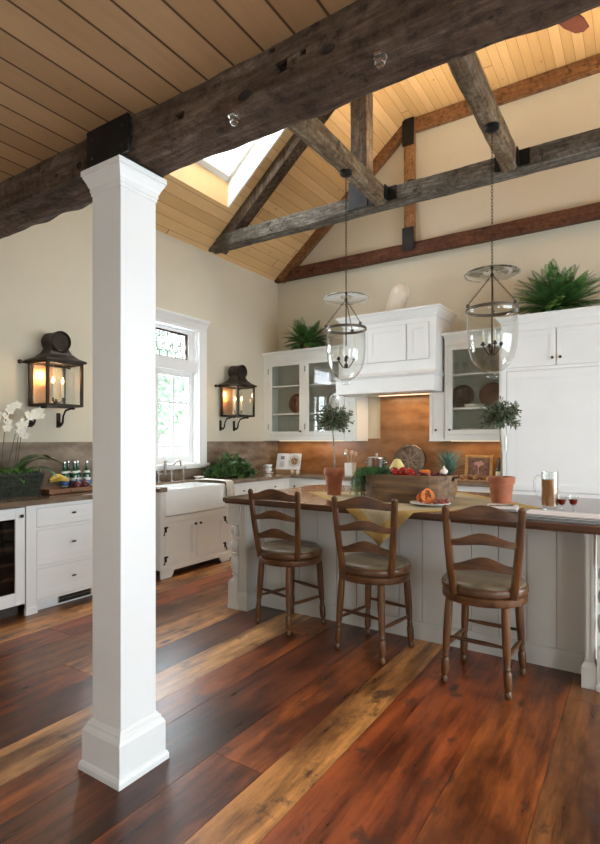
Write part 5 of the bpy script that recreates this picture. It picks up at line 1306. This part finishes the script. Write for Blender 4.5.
# ------------------------------------------------------------------ dishes in the glass cabinets
CY=YB-.35
def standing(label,x,z,r,m,cat='plate',nm='display_plate'):
    t=thing(nm,label,cat,(x,CY+.24,z)); T=Matrix.Rotation(R(-10),4,'X')@Matrix.Translation((0,0,r))@Matrix.Rotation(R(90),4,'X')
    build('disc',MB().lathe([(.0001,0),(r*.55,0),(r*.62,.004),(r*.98,.018),(r,.016),(r*.64,-.002),(.0001,-.006)],36,mt=T),m,t,smooth='all')
    build('plate_foot',MB().lathe([(r*.5,-.010),(r*.52,-.004)],24,mt=T,cap=False),m,t)
z1,z2=1.41+.36+.0225,1.41+.77+.0225
t=thing('round_bowl','dark brown glazed round bowl standing in the left glass cabinet','bowl',(-4.26,CY+.16,z1)); T=Matrix.Translation((0,0,.155))@Matrix.Rotation(R(78),4,'X')
build('bowl_body',MB().lathe([(.152,.03),(.155,.022),(.14,-.02),(.10,-.06),(.04,-.08),(.0001,-.082)],32,mt=T@Matrix.Diagonal((1,1,-1,1))),'brownplate',t,smooth='all')
build('foot',MB().lathe([(.05,.07),(.05,.09)],20,mt=T,cap=False),'brownplate',t)
standing('round silver tray standing in the right half of the corner glass cabinet',-3.64,z1,.165,'mirror')
standing('taupe round dish at the left of the display cabinet shelf',-1.86,z1,.15,'taupeplate')
standing('brown round dish at the right of the display cabinet shelf',-1.50,z1,.155,mat('rust brown glaze',(.17,.075,.045),.3,var=.2))
def stack(label,x,y,z,n,r,m='porcelain'):
    t=thing('plate_stack',label,'plates',(x,y,z))
    for k in range(n): build('plate',MB().lathe([(.0001,.002),(r*.55,0),(r,.014),(r*.98,.016),(r*.5,.005),(.0001,.005)],26,(0,0,k*.008)),m,t,smooth='all')
stack('low stack of cream plates between the two dishes in the display cabinet',-1.68,CY+.14,z1,4,.12,'cream')
stack('cream plate stack on the bottom of the display cabinet',-1.72,CY+.18,1.461,9,.13,'cream')
def tumbler(label,x,y,z,grp,h=.13,stem=True):
    t=thing('stem_glass',label,'glass',(x,y,z),0,grp)
    build('bowl',MB().lathe([(.03,.0),(.03,.003),(.004,.008),(.004,h*.45),(.02,h*.5),(.032,h*.7),(.03,h)],16,cap=False),'bell',t,smooth='all')
for k in range(12):
    zz=z2 if k<6 else 1.461; tumbler('clear stem glass on the %s of the corner glass cabinet'%('top shelf' if k<6 else 'bottom'),-4.02+.085*(k%6),CY+.10+.08*(k%2),zz,'stem glasses on the %s of the corner cabinet'%('top shelf' if k<6 else 'bottom'))
for k in range(5): tumbler('clear stem glass on the top shelf of the display cabinet',-1.90+.11*k,CY+.12,z2,'stem glasses in the display cabinet',.15)
# ------------------------------------------------------------------ lamps that light the room
def area(name,loc,rot,sx,sy,e,col,spread=None):
    l=bpy.data.lights.new(name,'AREA'); l.shape='RECTANGLE'; l.size=sx; l.size_y=sy; l.energy=e; l.color=col
    if spread: l.spread=spread
    o=bpy.data.objects.new(name,l); C.objects.link(o); o.location=loc; o.rotation_euler=rot; return o
DAY=(.82,.905,1.0)
area('daylight_right',(XR+.45,3.75,1.7),(0,R(90),0),2.2,3.6,260,DAY)
area('daylight_right_near',(XR+.45,-.6,1.7),(0,R(90),0),2.2,2.3,95,DAY)
area('daylight_front',(-.7,YF-.45,1.55),(R(90),0,0),1.8,1.3,14,(1,.97,.92))
area('daylight_left',(XL-.5,4.18,2.0),(0,R(-90),0),1.5,1.5,130,DAY)
area('daylight_skylight',(-3.75,4.1,SL(-3.75)+.55),(0,R(-39),0),.9,1.5,60,(.92,.96,1))
# warm uplights fixed on top of the truss
for i,x in enumerate((-2.0,-.1,1.6)):
    t=thing('uplight','small black uplight on top of the truss %s'%['above the island','toward the fan','near the right slope'][i],'uplight',(x,5.225,4.045)); build('housing',MB().lathe([(.05,0),(.05,.05),(.04,.052),(.04,.04),(.0001,.04)],16),'iron',t); build('lens',MB().lathe([(.038,.041),(.0001,.041)],14),'lamp',t)
    l=bpy.data.lights.new('uplight_beam','SPOT'); l.energy=115; l.color=(1,.84,.62); l.spot_size=R(150); l.spot_blend=.9; l.shadow_soft_size=.06
    o=bpy.data.objects.new('uplight_beam',l); C.objects.link(o); o.location=(x,5.225,4.12); o.rotation_euler=(R(180),0,0)
# under cabinet and hood lamps
for nm,x0,x1,z,y,e in (('under_cabinet_light',-4.6,-3.4,1.388,6.55,2.2),('hood_light',-2.9,-2.2,1.982,6.42,5),('under_cabinet_light',-1.98,-1.35,1.388,6.55,1.3)):
    mb=MB(); mb.box(x0,x1,y-.02,y+.02,z-.006,z+(.0 if nm!='hood_light' else .0)); 
    par={-4.6:cab_l,-2.9:hood_t,-1.98:cab_r}[x0]
    mb.v=[(x-par.location.x,y_-par.location.y,z_+.0015) for x,y_,z_ in mb.v]
    build('lamp_strip',mb,'lamp',par,label='warm glowing lamp strip')
    area(nm,((x0+x1)/2,y,z-.015),(0,0,0),x1-x0,.04,e,(1,.70,.40))
# ------------------------------------------------------------------ outside
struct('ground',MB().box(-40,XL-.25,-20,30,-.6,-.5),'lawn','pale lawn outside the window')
def tree(label,x,y,h,r,n,seed):
    random.seed(seed); t=thing('garden_tree',label,'tree',(x,y,-.5)); build('trunk',MB().tube([(0,0,0),(.1,0,h*.4),(0,.1,h*.8)],[.18,.14,.06],8),'barkout',t,smooth='all'); f=MB()
    for k in range(n):
        d=rdir(-.9,1); p=Vector((0,0,h))+Vector((d.x*r,d.y*r,d.z*r*.8))*random.uniform(.5,1.05); leafquad(f,p,rdir(-1,1),random.uniform(.15,.3),.07)
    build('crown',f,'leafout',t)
tree('leafy garden tree seen through the right casement',-11.5,8.6,3.6,2.4,2600,1)
tree('leafy garden tree farther left beyond the window',-12.5,3.4,3.4,2.4,2400,2)
t=thing('deck_railing','white horizontal rail fence outside the window','railing',(-8.0,6.0,-.5))
mb=MB()
for z in (1.55,1.75,2.0): mb.box(-.02,.02,-4,4,z,z+.04)
build('rail',mb,'pewter',t)
for y in (-3,-1,1,3): build('post',MB().box(-.04,.04,y-.04,y+.04,0,2.05),'pewter',t)
W_=bpy.data.worlds.new('World'); bpy.context.scene.world=W_; W_.use_nodes=True
nt=W_.node_tree; bg=nt.nodes['Background']; sk=nt.nodes.new('ShaderNodeTexSky'); sk.sky_type='HOSEK_WILKIE'; sk.turbidity=6; sk.sun_direction=(.3,-.4,.85); sk.ground_albedo=.5
mx=nt.nodes.new('ShaderNodeMix'); mx.data_type='RGBA'; mx.inputs[0].default_value=.75; nt.links.new(sk.outputs[0],mx.inputs[6]); mx.inputs[7].default_value=(.9,.95,1,1)
nt.links.new(mx.outputs[2],bg.inputs[0]); bg.inputs[1].default_value=4
# ------------------------------------------------------------------ camera
cd=bpy.data.cameras.new('Camera'); cam=bpy.data.objects.new('Camera',cd); C.objects.link(cam)
cam.location=(0,0,1.40); cam.rotation_euler=(R(90),0,R(32.9)); cd.sensor_fit='HORIZONTAL'; cd.sensor_width=36; cd.lens=31.5; cd.shift_y=18/600; cd.clip_start=.05
sc=bpy.context.scene; sc.camera=cam
sc.view_settings.view_transform='Standard'; sc.view_settings.look='None'; sc.view_settings.gamma=1; sc.view_settings.use_curve_mapping=False
sc.view_settings.exposure=.12
